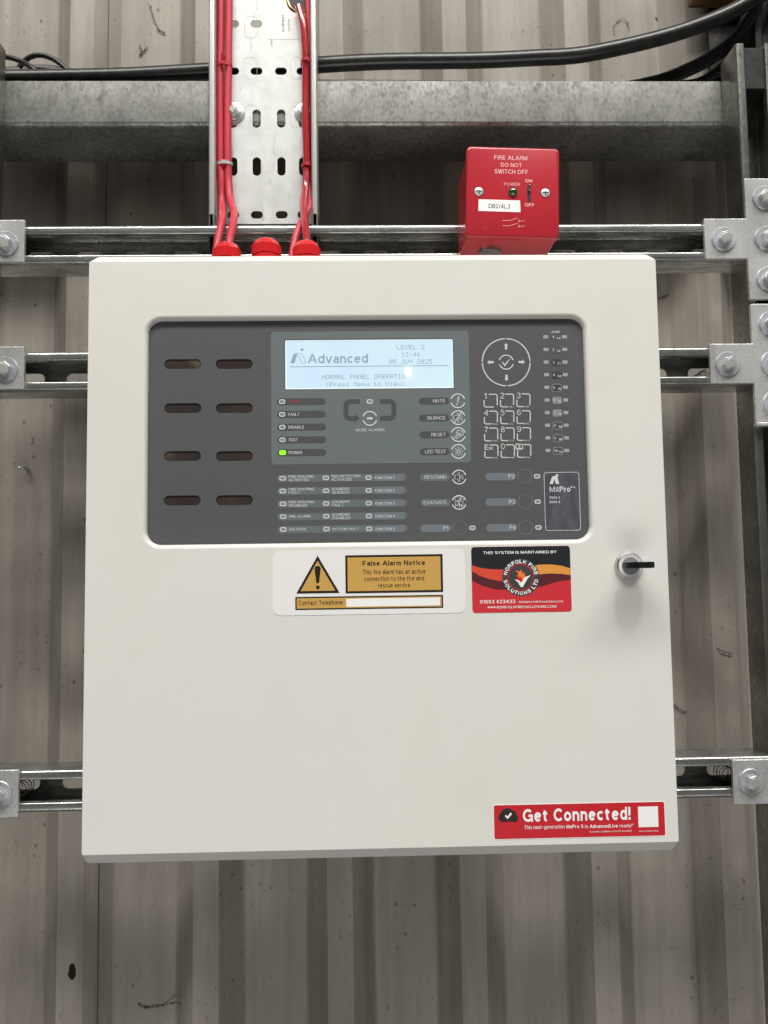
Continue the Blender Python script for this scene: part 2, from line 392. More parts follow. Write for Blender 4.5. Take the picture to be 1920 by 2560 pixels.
M_GREEN = mat('lit_green_led', (0.15, 0.6, 0.02), 0.3, emis=(0.30, 1.0, 0.02), es=0.95)
M_REDINK = mat('print_red', (0.30, 0.035, 0.025), 0.5)
m_ = mat('label_window_film', (0.035, 0.028, 0.028), 0.2, 0, 0.5); q = N(m_)
q.l(q.ramp(q.noise(q.geo((1, 1, 1.0)), 28, 2, 0.5), [(0.45, (0.034, 0.026, 0.026)), (0.62, (0.045, 0.036, 0.030)), (0.72, (0.12, 0.09, 0.055))]), q.b.inputs['Base Color']); M_SLOT = m_
m_ = mat('lit_display', (0.05, 0.06, 0.07), 0.03, 0, 0.5, emis=(0.57, 0.78, 0.93), es=1.06); q = N(m_)
q.l(q.ramp(q.noise(q.geo(), 18, 2, 0.5), [(0.3, (0.62, 0.80, 0.95)), (0.7, (0.68, 0.87, 0.93))]), q.b.inputs['Emission Color']); M_LCD = m_
M_LCDEDGE = mat('display_backlight_edge', (0.3, 0.3, 0.3), 0.3, emis=(0.9, 1.0, 1.0), es=0.95)
M_LCDTXT = mat('display_segment', (0.05, 0.06, 0.07), 0.2, emis=(0.25, 0.41, 0.49), es=1.0)
M_CHROME = mat('chrome', (0.55, 0.55, 0.57), 0.10, 0.95)
M_BLACKP = mat('black_plastic', (0.010, 0.010, 0.012), 0.38, 0, 0.2)
M_RED = mat('red_enamel', (0.43, 0.022, 0.035), 0.24, 0, 0.5, coat=0.1)
q = N(M_RED); q.bump(q.noise(q.geo(), 90, 3), 0.05, 0.0004)
M_PINKINK = mat('pale_pink_ink', (0.80, 0.42, 0.42), 0.5)
m_ = mat('red_cable_sheath', (0.5, 0.03, 0.06), 0.46, 0, 0.4); q = N(m_)
q.l(q.ramp(q.noise(q.geo((1, 1, 0.2)), 70, 3), [(0.3, (0.44, 0.022, 0.045)), (0.7, (0.56, 0.042, 0.07))]), q.b.inputs['Base Color']); M_RCABLE = m_
M_RCABLE2 = mat('glossy_dark_red_sheath', (0.36, 0.015, 0.025), 0.22, 0, 0.6, coat=0.3)
M_TIE = mat('red_nylon_tie', (0.42, 0.012, 0.02), 0.35)
M_GLAND = mat('red_gland_nylon', (0.58, 0.012, 0.016), 0.3, 0, 0.5)
m_ = mat('black_rubber_cable', (0.012, 0.012, 0.012), 0.36, 0, 0.5); q = N(m_)
q.l(q.ramp(q.noise(q.geo(), 60, 5, 0.7), [(0.45, (0.010, 0.010, 0.010)), (0.8, (0.035, 0.033, 0.030))]), q.b.inputs['Base Color']); M_BCABLE = m_
M_BRASS = mat('brass_grommet', (0.75, 0.55, 0.2), 0.25, 1.0)
M_STICK = mat('sticker_white', (0.78, 0.77, 0.76), 0.35)
M_TAPE = mat('label_tape_white', (0.86, 0.83, 0.82), 0.5)
M_AMBER = mat('print_amber', (0.56, 0.335, 0.085), 0.4)
M_INK = mat('print_black', (0.012, 0.011, 0.010), 0.45)
M_REDST = mat('sticker_red', (0.52, 0.018, 0.028), 0.3)
M_SWHITE = mat('print_bright_white', (0.85, 0.84, 0.83), 0.4)
def leather(name, rgb, rough=0.3):
    m_ = mat(name, rgb, rough); q = N(m_)
    q.bump(q.noise(q.geo((1, 1, 2.2)), 330, 3, 0.5, 0.6), 0.35, 0.0005); return m_
M_L_RED = leather('embossed_red', (0.58, 0.035, 0.045)); M_L_BLK = leather('embossed_black', (0.022, 0.024, 0.028), 0.28)
M_L_ORNG = leather('embossed_orange_red', (0.66, 0.075, 0.04)); M_L_AMB = leather('embossed_amber', (0.72, 0.30, 0.06))
M_L_MAR = leather('embossed_maroon', (0.10, 0.022, 0.028)); M_LGREY = mat('logo_grey', (0.05, 0.055, 0.06), 0.35)
M_FLAME = mat('flame_orange', (0.85, 0.20, 0.03), 0.4)
M_BADGE = mat('badge_film', (0.115, 0.117, 0.14), 0.16, 0.1, 0.7, coat=0.6)
q = N(M_BADGE); q.l(q.ramp(q.noise(q.geo((1, 1, .5)), 55, 5, 0.7, 1.0), [(0.45, (0.085, 0.087, 0.105)), (0.62, (0.12, 0.12, 0.15)), (0.78, (0.30, 0.30, 0.40))]), q.b.inputs['Base Color'])
M_WOOD = mat('old_timber', (0.16, 0.085, 0.04), 0.7)
q = N(M_WOOD); q.l(q.ramp(q.noise(q.geo((0.15, 1, 1)), 180, 4), [(0.3, (0.07, 0.035, 0.018)), (0.7, (0.24, 0.13, 0.06))]), q.b.inputs['Base Color'])
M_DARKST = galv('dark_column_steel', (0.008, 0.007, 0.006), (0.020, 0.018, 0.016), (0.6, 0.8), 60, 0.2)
M_WEB = mat('dusty_cobweb', (0.09, 0.075, 0.055), 0.9)
M_GREENLENS = mat('green_lens', (0.004, 0.05, 0.012), 0.08, 0, 0.6, emis=(0.02, 0.4, 0.05), es=0.05, coat=1.0)

# ------------------------------------------------------------------ setting: corrugated wall
wall = bpy.data.objects.new('wall', None); col.objects.link(wall); wall['kind'] = 'structure'; _W['wall'] = (0, 0, 0)
YC, YP = 268.0, 300.0
def cladding(x_from, x_to, dy, first, last):
    prof = []
    k = -9
    while k < 12:
        cx = -44.7 + 152.0*k
        prof += [(cx-41, YP), (cx-38.5, YP-1.5), (cx-16, YC+1.5), (cx-14.5, YC), (cx+14.5, YC), (cx+16, YC+1.5), (cx+38.5, YP-1.5), (cx+41, YP)]
        k += 1
    def yy(x):
        for (a, ya), (b, yb) in zip(prof, prof[1:]):
            if a <= x <= b: return ya + (yb-ya)*(x-a)/(b-a)
    xs = [x_from] + [p[0] for p in prof if x_from < p[0] < x_to] + [x_to]
    front = [(x, yy(x)+dy) for x in xs]; n = len(front); m0 = MB()
    rs = []
    for z in (-900, -450, 0, 450, 900):
        rs.append([(x, y, z) for x, y in front] + [(x, y+0.7, z) for x, y in reversed(front)])
    m0.rings(rs)
    o = m0.obj('cladding_sheet', M_WALL, wall, smooth=12)
    return o
cladding(-1300, -322, -0.9, 0, 0)
cladding(-340, 640, 0.0, 0, 0)
cladding(622, 1500, -0.9, 0, 0)
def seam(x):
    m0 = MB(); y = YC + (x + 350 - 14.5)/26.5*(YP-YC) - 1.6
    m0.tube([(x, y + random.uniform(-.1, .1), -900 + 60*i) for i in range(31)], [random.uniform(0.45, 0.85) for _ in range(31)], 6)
    m0.obj('lap_seam', M_INK, wall)  # dark strip added for the shadow line of the lap
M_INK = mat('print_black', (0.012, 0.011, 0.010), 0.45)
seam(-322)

# ------------------------------------------------------------------ horizontal steel rail behind the tray
def rail():
    t = thing('steel_rail', 'weathered galvanised steel rail crossing the wall behind the cable tray', 'steel rail', (0, 181, 505))
    zt = at(960, 203, 181)[1]; zb = at(960, 313, 181)[1]
    th = 2.5; r = 5
    m0 = MB()
    # C section open upwards at the back: front flange, web underneath, rear flange against the cladding
    def arcp(cx, cy, r0, a0, a1, n=5): return [(cx + r0*cos(radians(a0+(a1-a0)*i/n)), cy + r0*sin(radians(a0+(a1-a0)*i/n))) for i in range(n+1)]
    outer = [(181, zt)] + arcp(181+r, zb+r, r, 180, 270) + arcp(267.5-r, zb+r, r, 270, 360) + [(267.5, zt)]
    inner = [(267.5-th, zt)] + arcp(267.5-r, zb+r, r-th, 360, 270) + arcp(181+r, zb+r, r-th, 270, 180) + [(181+th, zt)]
    loop = outer + inner
    m0.rings([[(x, y, z) for y, z in loop] for x in (-1100, -300, 300, 1100)], True, True)
    m0.obj('channel', M_RAIL, t, smooth=40)
    m1 = MB(); m1.box(-1090, 1090, 268.0, 299.0, zb+24, zt-6); m1.obj('light_stop', M_INK, t)   # unseen dark block added to stop light leaking behind the rail
rail()

# ------------------------------------------------------------------ strut channels
def strut_profile():
    """closed outline of a 41 x 41 lipped channel in (u across, v depth), mouth towards v = 0"""
    def a(cx, cy, r, a0, a1, n=4): return [(cx + r*cos(radians(a0+(a1-a0)*i/n)), cy + r*sin(radians(a0+(a1-a0)*i/n))) for i in range(n+1)]
    h = 20.6; t = 2.3
    right_o = a(h-3.5, 3.5, 3.5, -90, 0) + a(h-3, 41-3, 3, 0, 90)      # from front face round to the back
    left_o = a(-h+3, 41-3, 3, 90, 180) + a(-h+3.5, 3.5, 3.5, 180, 270)
    lip_l = a(-11-1.8, 1.8, 1.8, 270, 360) + [(-11, 8.0), (-11-t, 8.0)] + a(-11-t-.1, t+.3, .3, 0, -90, 2)
    lip_r = a(11+t+.1, t+.3, .3, 270, 180, 2) + [(11+t, 8.0), (11, 8.0)] + a(11+1.8, 1.8, 1.8, 180, 270)
    in_l = a(-h+3.5, 3.5, 1.2, 270, 180, 3) + a(-h+3, 41-3, 0.7, 180, 90, 2)
    in_r = a(h-3, 41-3, 0.7, 90, 0, 2) + a(h-3.5, 3.5, 1.2, 0, -90, 3)
    return right_o, left_o, lip_l, lip_r, in_l, in_r
def strut(label, horiz, c, a0, a1, y0, slot_off=0, group='galvanised strut channels of the frame'):
    """horiz: runs along X at height c, else along Z at x = c; a0..a1 the run; y0 the front plane"""
    ro, lo, ll, lr, il, ir = strut_profile()
    # body without the back web (that one gets real slots)
    outA = ro[:-1] + [(17.6, 41)]
    sideR = ro + [(17.6, 41), (17.6, 38.7)] + ir + lr
    sideL = ll + il + [(-17.6, 38.7), (-17.6, 41)] + lo
    loc = ((a0+a1)/2, y0, c) if horiz else (c, y0, min(a0, a1))
    t = thing('strut_channel', label, 'strut channel', loc, group)
    def P(u, v, s): return (s, y0+v, c+u) if horiz else (c+u, y0+v, s)
    m0 = MB()
    for lp in (sideR, sideL):
        m0.rings([[P(u, v, s) for u, v in lp] for s in (a0, (a0+a1)/2, a1)])
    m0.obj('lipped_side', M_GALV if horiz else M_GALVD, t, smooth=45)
    loops = []
    if horiz: loops.append([(a0, c-17.6), (a1, c-17.6), (a1, c+17.6), (a0, c+17.6)])
    else: loops.append([(c-17.6, a0), (c+17.6, a0), (c+17.6, a1), (c-17.6, a1)])
    s = a0 + 12 + slot_off
    while s + 30 < a1:
        if horiz: loops.append(rrect(s, s+29, c-7, c+7, 6, 4))
        else: loops.append(rrect(c-7, c+7, s, s+29, 6, 4))
        s += 52
    m1 = MB(); m1.prism(loops, y0+38.7, y0+41)
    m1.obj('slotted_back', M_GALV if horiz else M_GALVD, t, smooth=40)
    return t
YF = 140.0
xr = (at(1834, 135, YF)[0] + at(1894, 1100, YF)[0])/2 + 20.6     # centre of the right upright
xl = at(13, 300, 181)[0] - 20.6
print('uprights', xl, xr, at(1834, 135, YF)[0], at(1894, 1100, YF)[0])
z1 = (at(960, 561, YF)[1] + at(960, 561+93, YF)[1])/2
z2 = (at(1700, 867, YF)[1] + at(1700, 963, YF)[1])/2; z2b = (at(150, 878, YF)[1] + at(150, 977, YF)[1])/2
z3 = (at(1750, 1891, YF)[1] + at(1750, 2001, YF)[1])/2; z3b = (at(120, 1921, YF)[1] + at(120, 2033, YF)[1])/2
print('z', z1, z2, z2b, z3, z3b)
z2 = (z2+z2b)/2; z3 = (z3+z3b)/2
ztop_r = at(1850, 108, YF)[1]
strut('horizontal strut channel running above the white panel, behind the red switch box', True, z1, xl+20.6, xr-20.6, YF, 17)
strut('horizontal strut channel behind the upper half of the white panel, level with its screen', True, z2, xl+20.6, xr-20.6, YF, 8)
strut('bottom horizontal strut channel behind the white panel, level with the long red sticker', True, z3, xl+20.6, xr-20.6, YF, 10)
strut('upright strut channel on the right edge of the picture', False, xr, -900, ztop_r, YF, 14)
strut('upright strut channel on the left edge of the picture', False, xl, -900, at(0, 140, 181)[1]+4, YF, 14)

def strut_inner():
    m0 = MB(); m0.box(xr-17, xr+17, YF+3, YF+38, ztop_r-50, ztop_r-3)
    t = tag(m0.obj('end_plug', M_DARKST, None, bevel=1), 'black plug inside the top of the right upright', 'end plug')
strut_inner()
# ------------------------------------------------------------------ flat brackets
def hexbolt(x, z, yb, parent, nm='bolt', ang=0.3, rw=12.8):
    b = MB(); b.lathe(x, z, [(rw-0.5, yb), (rw, yb-0.5), (rw, yb-1.8), (rw-0.5, yb-2.3)], 40)
    wz = b.obj('washer', M_WASH, parent, smooth=40)
    h = MB()
    hx = [(x + 7.3*cos(ang + pi/3*i), z + 7.3*sin(ang + pi/3*i)) for i in range(6)]
    hs = [(x + 6.5*cos(ang + pi/3*i), z + 6.5*sin(ang + pi/3*i)) for i in range(6)]
    h.rings([[(a, yb-2.3, c) for a, c in hx], [(a, yb-7.2, c) for a, c in hx], [(a, yb-7.9, c) for a, c in hs]])
    h.lathe(x, z, [(4.6, yb-7.7), (4.2, yb-8.2)], 20)
    h.obj(nm, M_BOLT, parent, bevel=0.25)
def bracket(label, loop, bolts, radii=None, lip=None):
    xs = [p[0] for p in loop]; zs = [p[1] for p in loop]
    t = thing('bracket_plate', label, 'bracket', ((min(xs)+max(xs))/2, YF, min(zs)), 'flat galvanised bracket plates on the strut joints')
    m0 = MB(); m0.prism(loop, YF-5.0, YF-0.1); m0.obj('plate', M_PLATE, t, bevel=0.9)
    if lip: m1 = MB(); m1.box(*lip); m1.obj('folded_edge', M_PLATE, t, bevel=0.8)
    for i, (x, z) in enumerate(bolts): hexbolt(x, z, YF-5.0, t, ang=0.25 + 1.7*i)
YB = YF - 5
def cross(side, xu, xe, zc, h=20.8, up=True, down=True):
    """plate over an upright at xu with an arm ending at xe, arm centre zc"""
    u0, u1 = xu-20.6, xu+20.6
    L = [(xe, zc-h), (xe, zc+h)]
    inner = u0 if side == 'r' else u1; outer = u1 if side == 'r' else u0
    pts = [(xe, zc+h), (inner, zc+h)] + ([(inner, zc+3*h), (outer, zc+3*h)] if up else [(outer, zc+h)]) \
        + ([(outer, zc-3*h), (inner, zc-3*h)] if down else [(outer, zc-h)]) + [(inner, zc-h), (xe, zc-h)]
    return pts if down else pts[:-2] + [(xe, zc-h)]
def zc_of(x, ya, yb): return (at(x, ya, YB)[1] + at(x, yb, YB)[1])/2
# right side
xe = at(1762, 595, YB)[0]; za = zc_of(1800, 546, 647); h1 = (at(1800, 546, YB)[1]-at(1800, 647, YB)[1])/2
ua = at(1868, 600, YB)[0]; dx = ua - (xr-20.6)
bracket('upper cross-shaped bracket on the right upright, at the strut above the panel', cross('r', xr+dx, xe, za, h1),
        [at(1811, 596, YB-2), (xr+dx, za+2*h1), (xr+dx, za), (xr+dx, za-2*h1)])
xe = at(1776, 909, YB)[0]; zb_ = zc_of(1800, 859, 959); h2 = (at(1800, 859, YB)[1]-at(1800, 959, YB)[1])/2
ub = at(1883, 900, YB)[0]; dxb = ub - (xr-20.6)
zl = zb_ - 3*h2
bracket('lower cross-shaped bracket on the right upright with a folded bottom edge', cross('r', xr+dxb, xe, zb_, h2),
        [at(1821, 909, YB-2), (xr+dxb, zb_+2*h2), (xr+dxb, zb_), (xr+dxb, zb_-2*h2)],
        lip=(xr+dxb-21.5, xr+dxb+21.5, YB-3.0, YB+5, zl-3.2, zl+0.6))
xe = at(1833, 1955, YB)[0]; zc = zc_of(1880, 1899, 2011); h3 = (at(1880, 1899, YB)[1]-at(1880, 2011, YB)[1])/2
bracket('bracket plate at the right end of the bottom strut channel', [(xe, zc-h3), (xe, zc+h3), (xr+24, zc+h3), (xr+24, zc-h3)],
        [at(1880, 1954, YB-2)])
# left side
for i, (px_, ya, yb, wx, wy, lab) in enumerate(((61, 549, 655, 13, 607, 'bracket plate at the left end of the strut channel above the panel'),
                                (60, 866, 973, 12, 922, 'bracket plate at the left end of the strut level with the screen'),
                                (46, 1925, 2044, -3, 1986, 'bracket plate at the left end of the bottom strut channel'))):
    xe = at(px_, (ya+yb)/2, YB)[0]; zc = zc_of(30, ya, yb); hh = (at(30, ya, YB)[1]-at(30, yb, YB)[1])/2
    bracket(lab, [(xl-22, zc-hh), (xe, zc-hh), (xe, zc+hh), (xl-22, zc+hh)], [at(wx, wy, YB-2), (xl, zc)] if i < 2 else [at(wx, wy, YB-2)])
# spring of the channel nut seen behind the bracket ends
for lab, px_, py_ in (('coil spring of the channel nut by the left bracket of the bottom strut', 58, 1968), ('coil spring of the channel nut by the right bracket of the bottom strut', 1815, 1932),
                      ('coil spring of the channel nut by the lower right cross bracket', 1757, 945)):
    cx_, cz_ = at(px_, py_, 160); m0 = MB()
    m0.tube([(cx_ + 7*cos(a*0.5), 150 + a*0.55, cz_ + 7*sin(a*0.5)) for a in range(46)], 0.55, 6)
    tag(m0.obj('coil_spring', M_GALV, None, smooth=60), lab, 'spring', 'channel nut springs')

# ------------------------------------------------------------------ cable tray
W1 = Win(500, 0, 4.879); W2 = Win(500, 340, 4.879)
YT, YTF = 178.6, 160.0
def tray():
    xa = at(520.5, 300, YTF)[0]; xb = at(794, 300, YTF)[0]
    zb = at(660, 559.5, YT)[1]; zt = 700
    t = thing('cable_tray', 'perforated pale galvanised cable tray running up from the panel, holding red cables', 'cable tray', ((xa+xb)/2, YT, zb))
    rows = []
    kk = sc(640, 300, YT)
    zr = [at(640, y, YT)[1] for y in (60, 178, 297, 417, 537)]
    print('tray', xa, xb, zb, [round(a-b, 1) for a, b in zip(zr, zr[1:])], kk)
    xc = [at(x, 297, YT)[0] for x in (583, 641.5, 703, 757)]
    loops = [[(xa+1.5, zb), (xb-1.5, zb), (xb-1.5, zt), (xa+1.5, zt)]]
    z = zr[4]; k = 0
    kinds = ['h', 'v', 'v', 'h', 'h', 'v', 'v', 'h']
    pitch = (zr[0]-zr[4])/4
    while z < zt-15:
        for j, x in enumerate(xc):
            if k == 4 and j >= 2: continue           # under the sticker
            if kinds[k % 8] == 'h': w_, h_ = 6.6, 4.3
            else: w_, h_ = 4.6, 10.6
            xj = x + (1.0 if kinds[k % 8] == 'h' else 0)*0
            loops.append(rrect(xj-w_, xj+w_, z-h_, z+h_, min(w_, h_)-0.05, 6))
        z += pitch; k += 1
    m0 = MB(); m0.prism(loops, YT, YT+1.2); base = m0.obj('perforated_base', M_TRAY, t, smooth=40)
    # embossed ovals pressed into the base
    for (ex, ey) in ((628, 68), (626, 170), (743, 170), (628, 290), (742, 292)):
        m2 = MB(); x, z = at(ex, ey, YT); rr = rrect(x-7.5, x+7.5, z-13, z+13, 7, 6); ri = rrect(x-7.1, x+7.1, z-12.6, z+12.6, 6.6, 6)
        rm = rrect(x-7.3, x+7.3, z-12.8, z+12.8, 6.8, 6)
        m2.rings([[(a, YT-0.01, b) for a, b in rr], [(a, YT-0.22, b) for a, b in rm], [(a, YT-0.01, b) for a, b in ri]], False, False)
        m2.obj('pressed_oval', M_TRAY, t, smooth=60)
    # side rims with a rolled return
    for sgn, xo in ((1, xa), (-1, xb)):
        r = 4.2; t_ = 1.2
        def X(v): return xo + sgn*v
        outer = [(0, YT+1.2)] + [(r - r*cos(radians(a)), YTF + r - r*sin(radians(a))) for a in range(0, 91, 15)] \
              + [(2*r+1.2 - r*cos(radians(a)), YTF + r - r*sin(radians(a))) for a in range(90, 181, 15)] + [(3*r+1.0, YTF+r+5)]
        inner = [(3*r+1.0-t_, YTF+r+5)] + [(2*r+1.2 + (r-t_)*cos(radians(a)), YTF + r - (r-t_)*sin(radians(a))) for a in range(0, 91, 15)] \
              + [(r - (r-t_)*cos(radians(a)), YTF + r - (r-t_)*sin(radians(a))) for a in range(90, -1, -15)] + [(t_, YT+1.2)]
        sc_ = 0.54
        lp = [(X(u*sc_), y) for u, y in outer + inner]
        m1 = MB(); m1.rings([[(x, y, z) for x, y in lp] for z in (zb+3, 300, zt)])
        m1.obj('side_rim', M_TRAYRIM, t, smooth=50)
    # fixings
    for px_, py_ in ((584, 283), (764, 283)):
        x, z = at(px_, py_, YT)
        b = MB(); b.lathe(x, z, [(11.5, YT-0.1), (12, YT-0.6), (12, YT-1.6), (11.4, YT-2.0)], 36); wz = b.obj('washer', M_BOLT, t, smooth=40)
        b = MB(); b.lathe(x, z, [(8.8, YT-2.0), (8.8, YT-2.8), (7.2, YT-3.8), (6.2, YT-4.2)], 30)
        hx = lambda r_: [(x + r_*cos(.5+pi/3*i), z + r_*sin(.5+pi/3*i)) for i in range(6)]
        b.rings([[(a, YT-3.6, c) for a, c in hx(6.3)], [(a, YT-6.8, c) for a, c in hx(6.3)], [(a, YT-7.4, c) for a, c in hx(5.5)]])
        b.lathe(x, z, [(3.6, YT-7.2), (3.6, YT-8.6), (3.0, YT-9.2)], 16)
        b.obj('flange_nut', M_BOLT, t, smooth=35)
    # sticker
    x0, zb2 = at(669, 98, YT); x1, _ = at(752, 98, YT); z1_ = at(700, -40, YT)[1]
    m3 = MB(); m3.prism(rrect(x0, x1, zb2, z1_, 2.5), YT-0.2, YT-0.02); st = m3.obj('maker_sticker', M_STICK, t)
    m4 = MB(); x, z = W1.p(1013, 285, YT); m4.text('KLHR100T', x, z, W1.mm(215, 1013, 285, YT), 2.6, YT-0.3, 0.01, pi/2)
    x, z = W1.p(1085, 308, YT); m4.text('FM7207784', x, z, W1.mm(158, 1085, 300, YT), 1.6, YT-0.3, 0.0, pi/2)
    m4.obj('lettering', M_INK, st)
    # brass-ringed cable hole near the top
    x, z = W1.p(1215, 10, YT)
    m5 = MB(); m5.lathe(x, z, [(12, YT-0.4), (13.6, YT-1.6), (15, YT-0.4)], 32); g = m5.obj('grommet_ring', M_BRASS, t, smooth=60)
    m6 = MB(); m6.flat(circ(x, z, 12.4), YT-0.45); m6.obj('grommet_hole', M_INK, t)
    return xa, xb
txa, txb = tray()

# ------------------------------------------------------------------ red cables
def cab(name, label, cat, pts, r, material, group=None, k=8):
    P = [(*at(px_, py_, y), y) for px_, py_, y in pts]
    P = [(a, y, b) for a, b, y in P]
    m0 = MB(); m0.tube(spline(P, k), r, 14)
    return tag(m0.obj(name, material, None, smooth=60), label, cat, group)
GR = 'red fire alarm cables on the tray'
cab('red_cable', 'leftmost matt red cable on the tray, passing behind the left gland', 'cable',
    [(552.5, -60, 174), (552, 60, 174), (550, 165, 174), (550, 300, 174), (551, 412, 174), (553, 442, 174), (554, 504, 173), (556, 527, 158), (554, 555, 134), (546, 596, 122), (540, 634, 116), (536, 680, 112)], 4.1, M_RCABLE, GR)
cab('red_cable', 'second matt red cable from the left, bending into the left gland', 'cable',
    [(573, -60, 174), (572, 60, 174), (571, 165, 174), (569.5, 300, 174), (570, 412, 174), (572, 463, 173), (576, 500, 168), (585, 531, 152), (583, 555, 133), (575, 596, 116), (571, 625, 110)], 4.1, M_RCABLE, GR)
cab('red_cable', 'dark glossy red cable down the right of the tray into the right gland', 'cable',
    [(747, 16, 172), (758, 61, 168), (763, 123, 168), (764, 164, 168), (764, 225, 169), (764, 307, 168), (766, 360, 168), (766.5, 412, 168), (766, 442, 167), (763, 473, 164), (758, 504, 152), (760, 535, 138), (763, 565, 124), (767, 600, 112), (768, 625, 108)], 3.9, M_RCABLE2, GR)
cab('red_cable', 'red cable behind the glossy one, swinging left behind the right gland', 'cable',
    [(768, -40, 175), (771, 20, 174.5), (773, 80, 174.5), (771, 164, 174.5), (770, 300, 174.5), (771, 412, 174.5), (773, 470, 173), (773, 510, 164), (765, 535, 149), (753, 558, 134), (743, 580, 128), (732, 625, 120), (727, 680, 112)], 3.7, M_RCABLE, GR)
def tie(label, px_, py_, w_, m_, tail=True, name='cable_tie', y=174.0, depth=5.2):
    x, z = at(px_, py_, y); rx_ = w_/2
    m0 = MB(); t0 = 0.55
    def ring(rx, ry, zz): return [(x + rx*cos(a), y + ry*sin(a), zz) for a in [2*pi*i/24 for i in range(24)]]
    hz = 1.7
    tilt = -0.06
    m0.rings([ring(rx_, depth, z-hz), ring(rx_+t0, depth+t0, z-hz), ring(rx_+t0, depth+t0, z+hz), ring(rx_, depth, z+hz), ring(rx_, depth, z-hz)], False, False)
    if tail:
        m0.box(x-2.4, x+1.6, y-depth-3.0, y-depth, z-2.4, z+2.6)
        m0.tube([(x-0.8, y-depth-2, z+1), (x-1.3, y-depth-5, z+3.5), (x-1.2, y-depth-6, z+7)], 0.7, 6)
        m0.tube([(x+1.0, y-depth-1.6, z+1), (x+1.6, y-depth-3.5, z+3), (x+1.9, y-depth-4, z+6)], 0.6, 6)
    else:
        m0.box(x-2.0, x+3.4, y-depth-1.4, y-depth+0.2, z-1.9, z+2.1)
    return tag(m0.obj(name, m_, None, smooth=40), label, 'cable tie', 'cable ties on the tray')
tie('red nylon tie round the two left cables, near the top', 560.5, 164, 17.5, M_TIE)
tie('bright metal tie round the two left cables, below the washer', 561, 411, 17.0, M_BOLT, False, 'metal_cable_tie')
tie('red nylon tie round the right-hand cables, near the top', 767, 158, 12.5, M_TIE, True, y=171, depth=8)
tie('red nylon tie round the right-hand cables, half way down the tray', 768, 418, 11.5, M_TIE, False, y=171, depth=8)

# ------------------------------------------------------------------ black cables behind
GB = 'black cables lying along the rail'
cab('black_cable', 'thickest black cable sweeping from behind the tray up to the top right', 'cable',
    [(-60, 196, 214), (120, 194, 214), (300, 190, 213), (420, 184, 212), (520, 178, 212), (700, 168, 212), (800, 162, 211), (960, 154, 210), (1191, 151, 210), (1330, 145, 208), (1452, 137, 206), (1597, 108, 203), (1712, 76, 200), (1828, 30, 197), (1930, -30, 194)], 9.0, M_BCABLE, GB)
cab('black_cable', 'second black cable rising behind the right upright from the rail', 'cable',
    [(1380, 245, 240), (1500, 232, 238), (1600, 214, 236), (1660, 199, 234), (1712, 178, 232), (1770, 149, 228), (1828, 108, 222), (1863, 62, 216), (1890, 10, 212), (1900, -50, 208)], 8.0, M_BCABLE, GB)
cab('black_cable', 'thin black cable lying against the wall just above the rail', 'cable',
    [(-30, 180, 250), (150, 176, 250), (330, 194, 252), (480, 200, 252), (800, 206, 252), (1000, 207, 252), (1400, 212, 252), (1690, 208, 246), (1760, 196, 240), (1820, 180, 236)], 3.2, M_BCABLE, GB)
cab('black_cable', 'slack black cable dropping to the rail at the left picture edge', 'cable',
    [(-40, 136, 236), (0, 140, 236), (32, 146, 232), (60, 157, 228), (80, 170, 222), (100, 186, 220)], 3.0, M_BCABLE, GB)
cab('black_cable', 'small arched loop of black cable above the rail at the left', 'cable',
    [(48, 168, 240), (62, 152, 240), (80, 141, 238), (104, 138, 236), (132, 147, 236), (156, 164, 234), (176, 186, 234)], 3.0, M_BCABLE, GB)
cab('black_cable', 'short thick end of black cable behind the small loop', 'cable',
    [(-30, 182, 256), (40, 178, 256), (90, 174, 256), (136, 176, 256), (142, 180, 256)], 5.5, M_BCABLE, GB)

cab('black_cable', 'third black cable hanging down beside the thick ones in the top right corner', 'cable',
    [(1930, 190, 232), (1905, 150, 230), (1890, 100, 226), (1900, 40, 220), (1925, -40, 214)], 7.0, M_BCABLE, GB)
cab('black_cable', 'rearmost black cable in the top right corner, half hidden by the others', 'cable',
    [(1740, 215, 244), (1780, 190, 244), (1822, 150, 242), (1850, 95, 240), (1866, 30, 236), (1872, -40, 232)], 7.0, M_BCABLE, GB)
# dark column and timber in the top right corner
def corner():
    x0, _ = at(1757, 60, 262); x1 = x0 + 260
    t = thing('steel_column', 'dark steel column behind the cables in the top right corner', 'column', (x0+100, 262, 400))
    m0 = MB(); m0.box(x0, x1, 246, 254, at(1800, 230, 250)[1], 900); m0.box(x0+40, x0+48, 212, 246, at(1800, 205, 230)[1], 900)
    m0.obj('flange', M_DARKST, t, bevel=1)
    x0, zb = at(1728, 7, 235)
    m1 = MB(); m1.box(x0, x0+240, 222, 245, zb, zb+120)
    tag(m1.obj('timber_beam', M_WOOD, None, bevel=1.5), 'brown timber end poking in at the top right above the thick black cable', 'timber')
corner()

# ------------------------------------------------------------------ cable glands come with the panel, below
# ------------------------------------------------------------------ fire alarm panel
XL, XRt, ZB, ZT = -250.0, 250.0, -252.9, 252.9
panel = thing('fire_alarm_panel', 'large off-white wall-mounted fire alarm control panel with dark key fascia and lit screen', 'fire alarm panel', (0, 140, ZB-8))
WA = Win(340, 760, 2.5136); WB = Win(640, 780, 2.9625); WC = Win(640, 1140, 2.9625); WD = Win(1100, 780, 3.6857)
WE = Win(1140, 1340, 2.9625); WG = Win(1200, 1950, 2.9625); WK = Win(700, 960, 3.456); WZ = Win(1190, 820, 6.322)
WL = Win(1500, 1340, 8.295); WS = Win(1120, 350, 5.3516); WM = Win(700, 820, 3.6867)
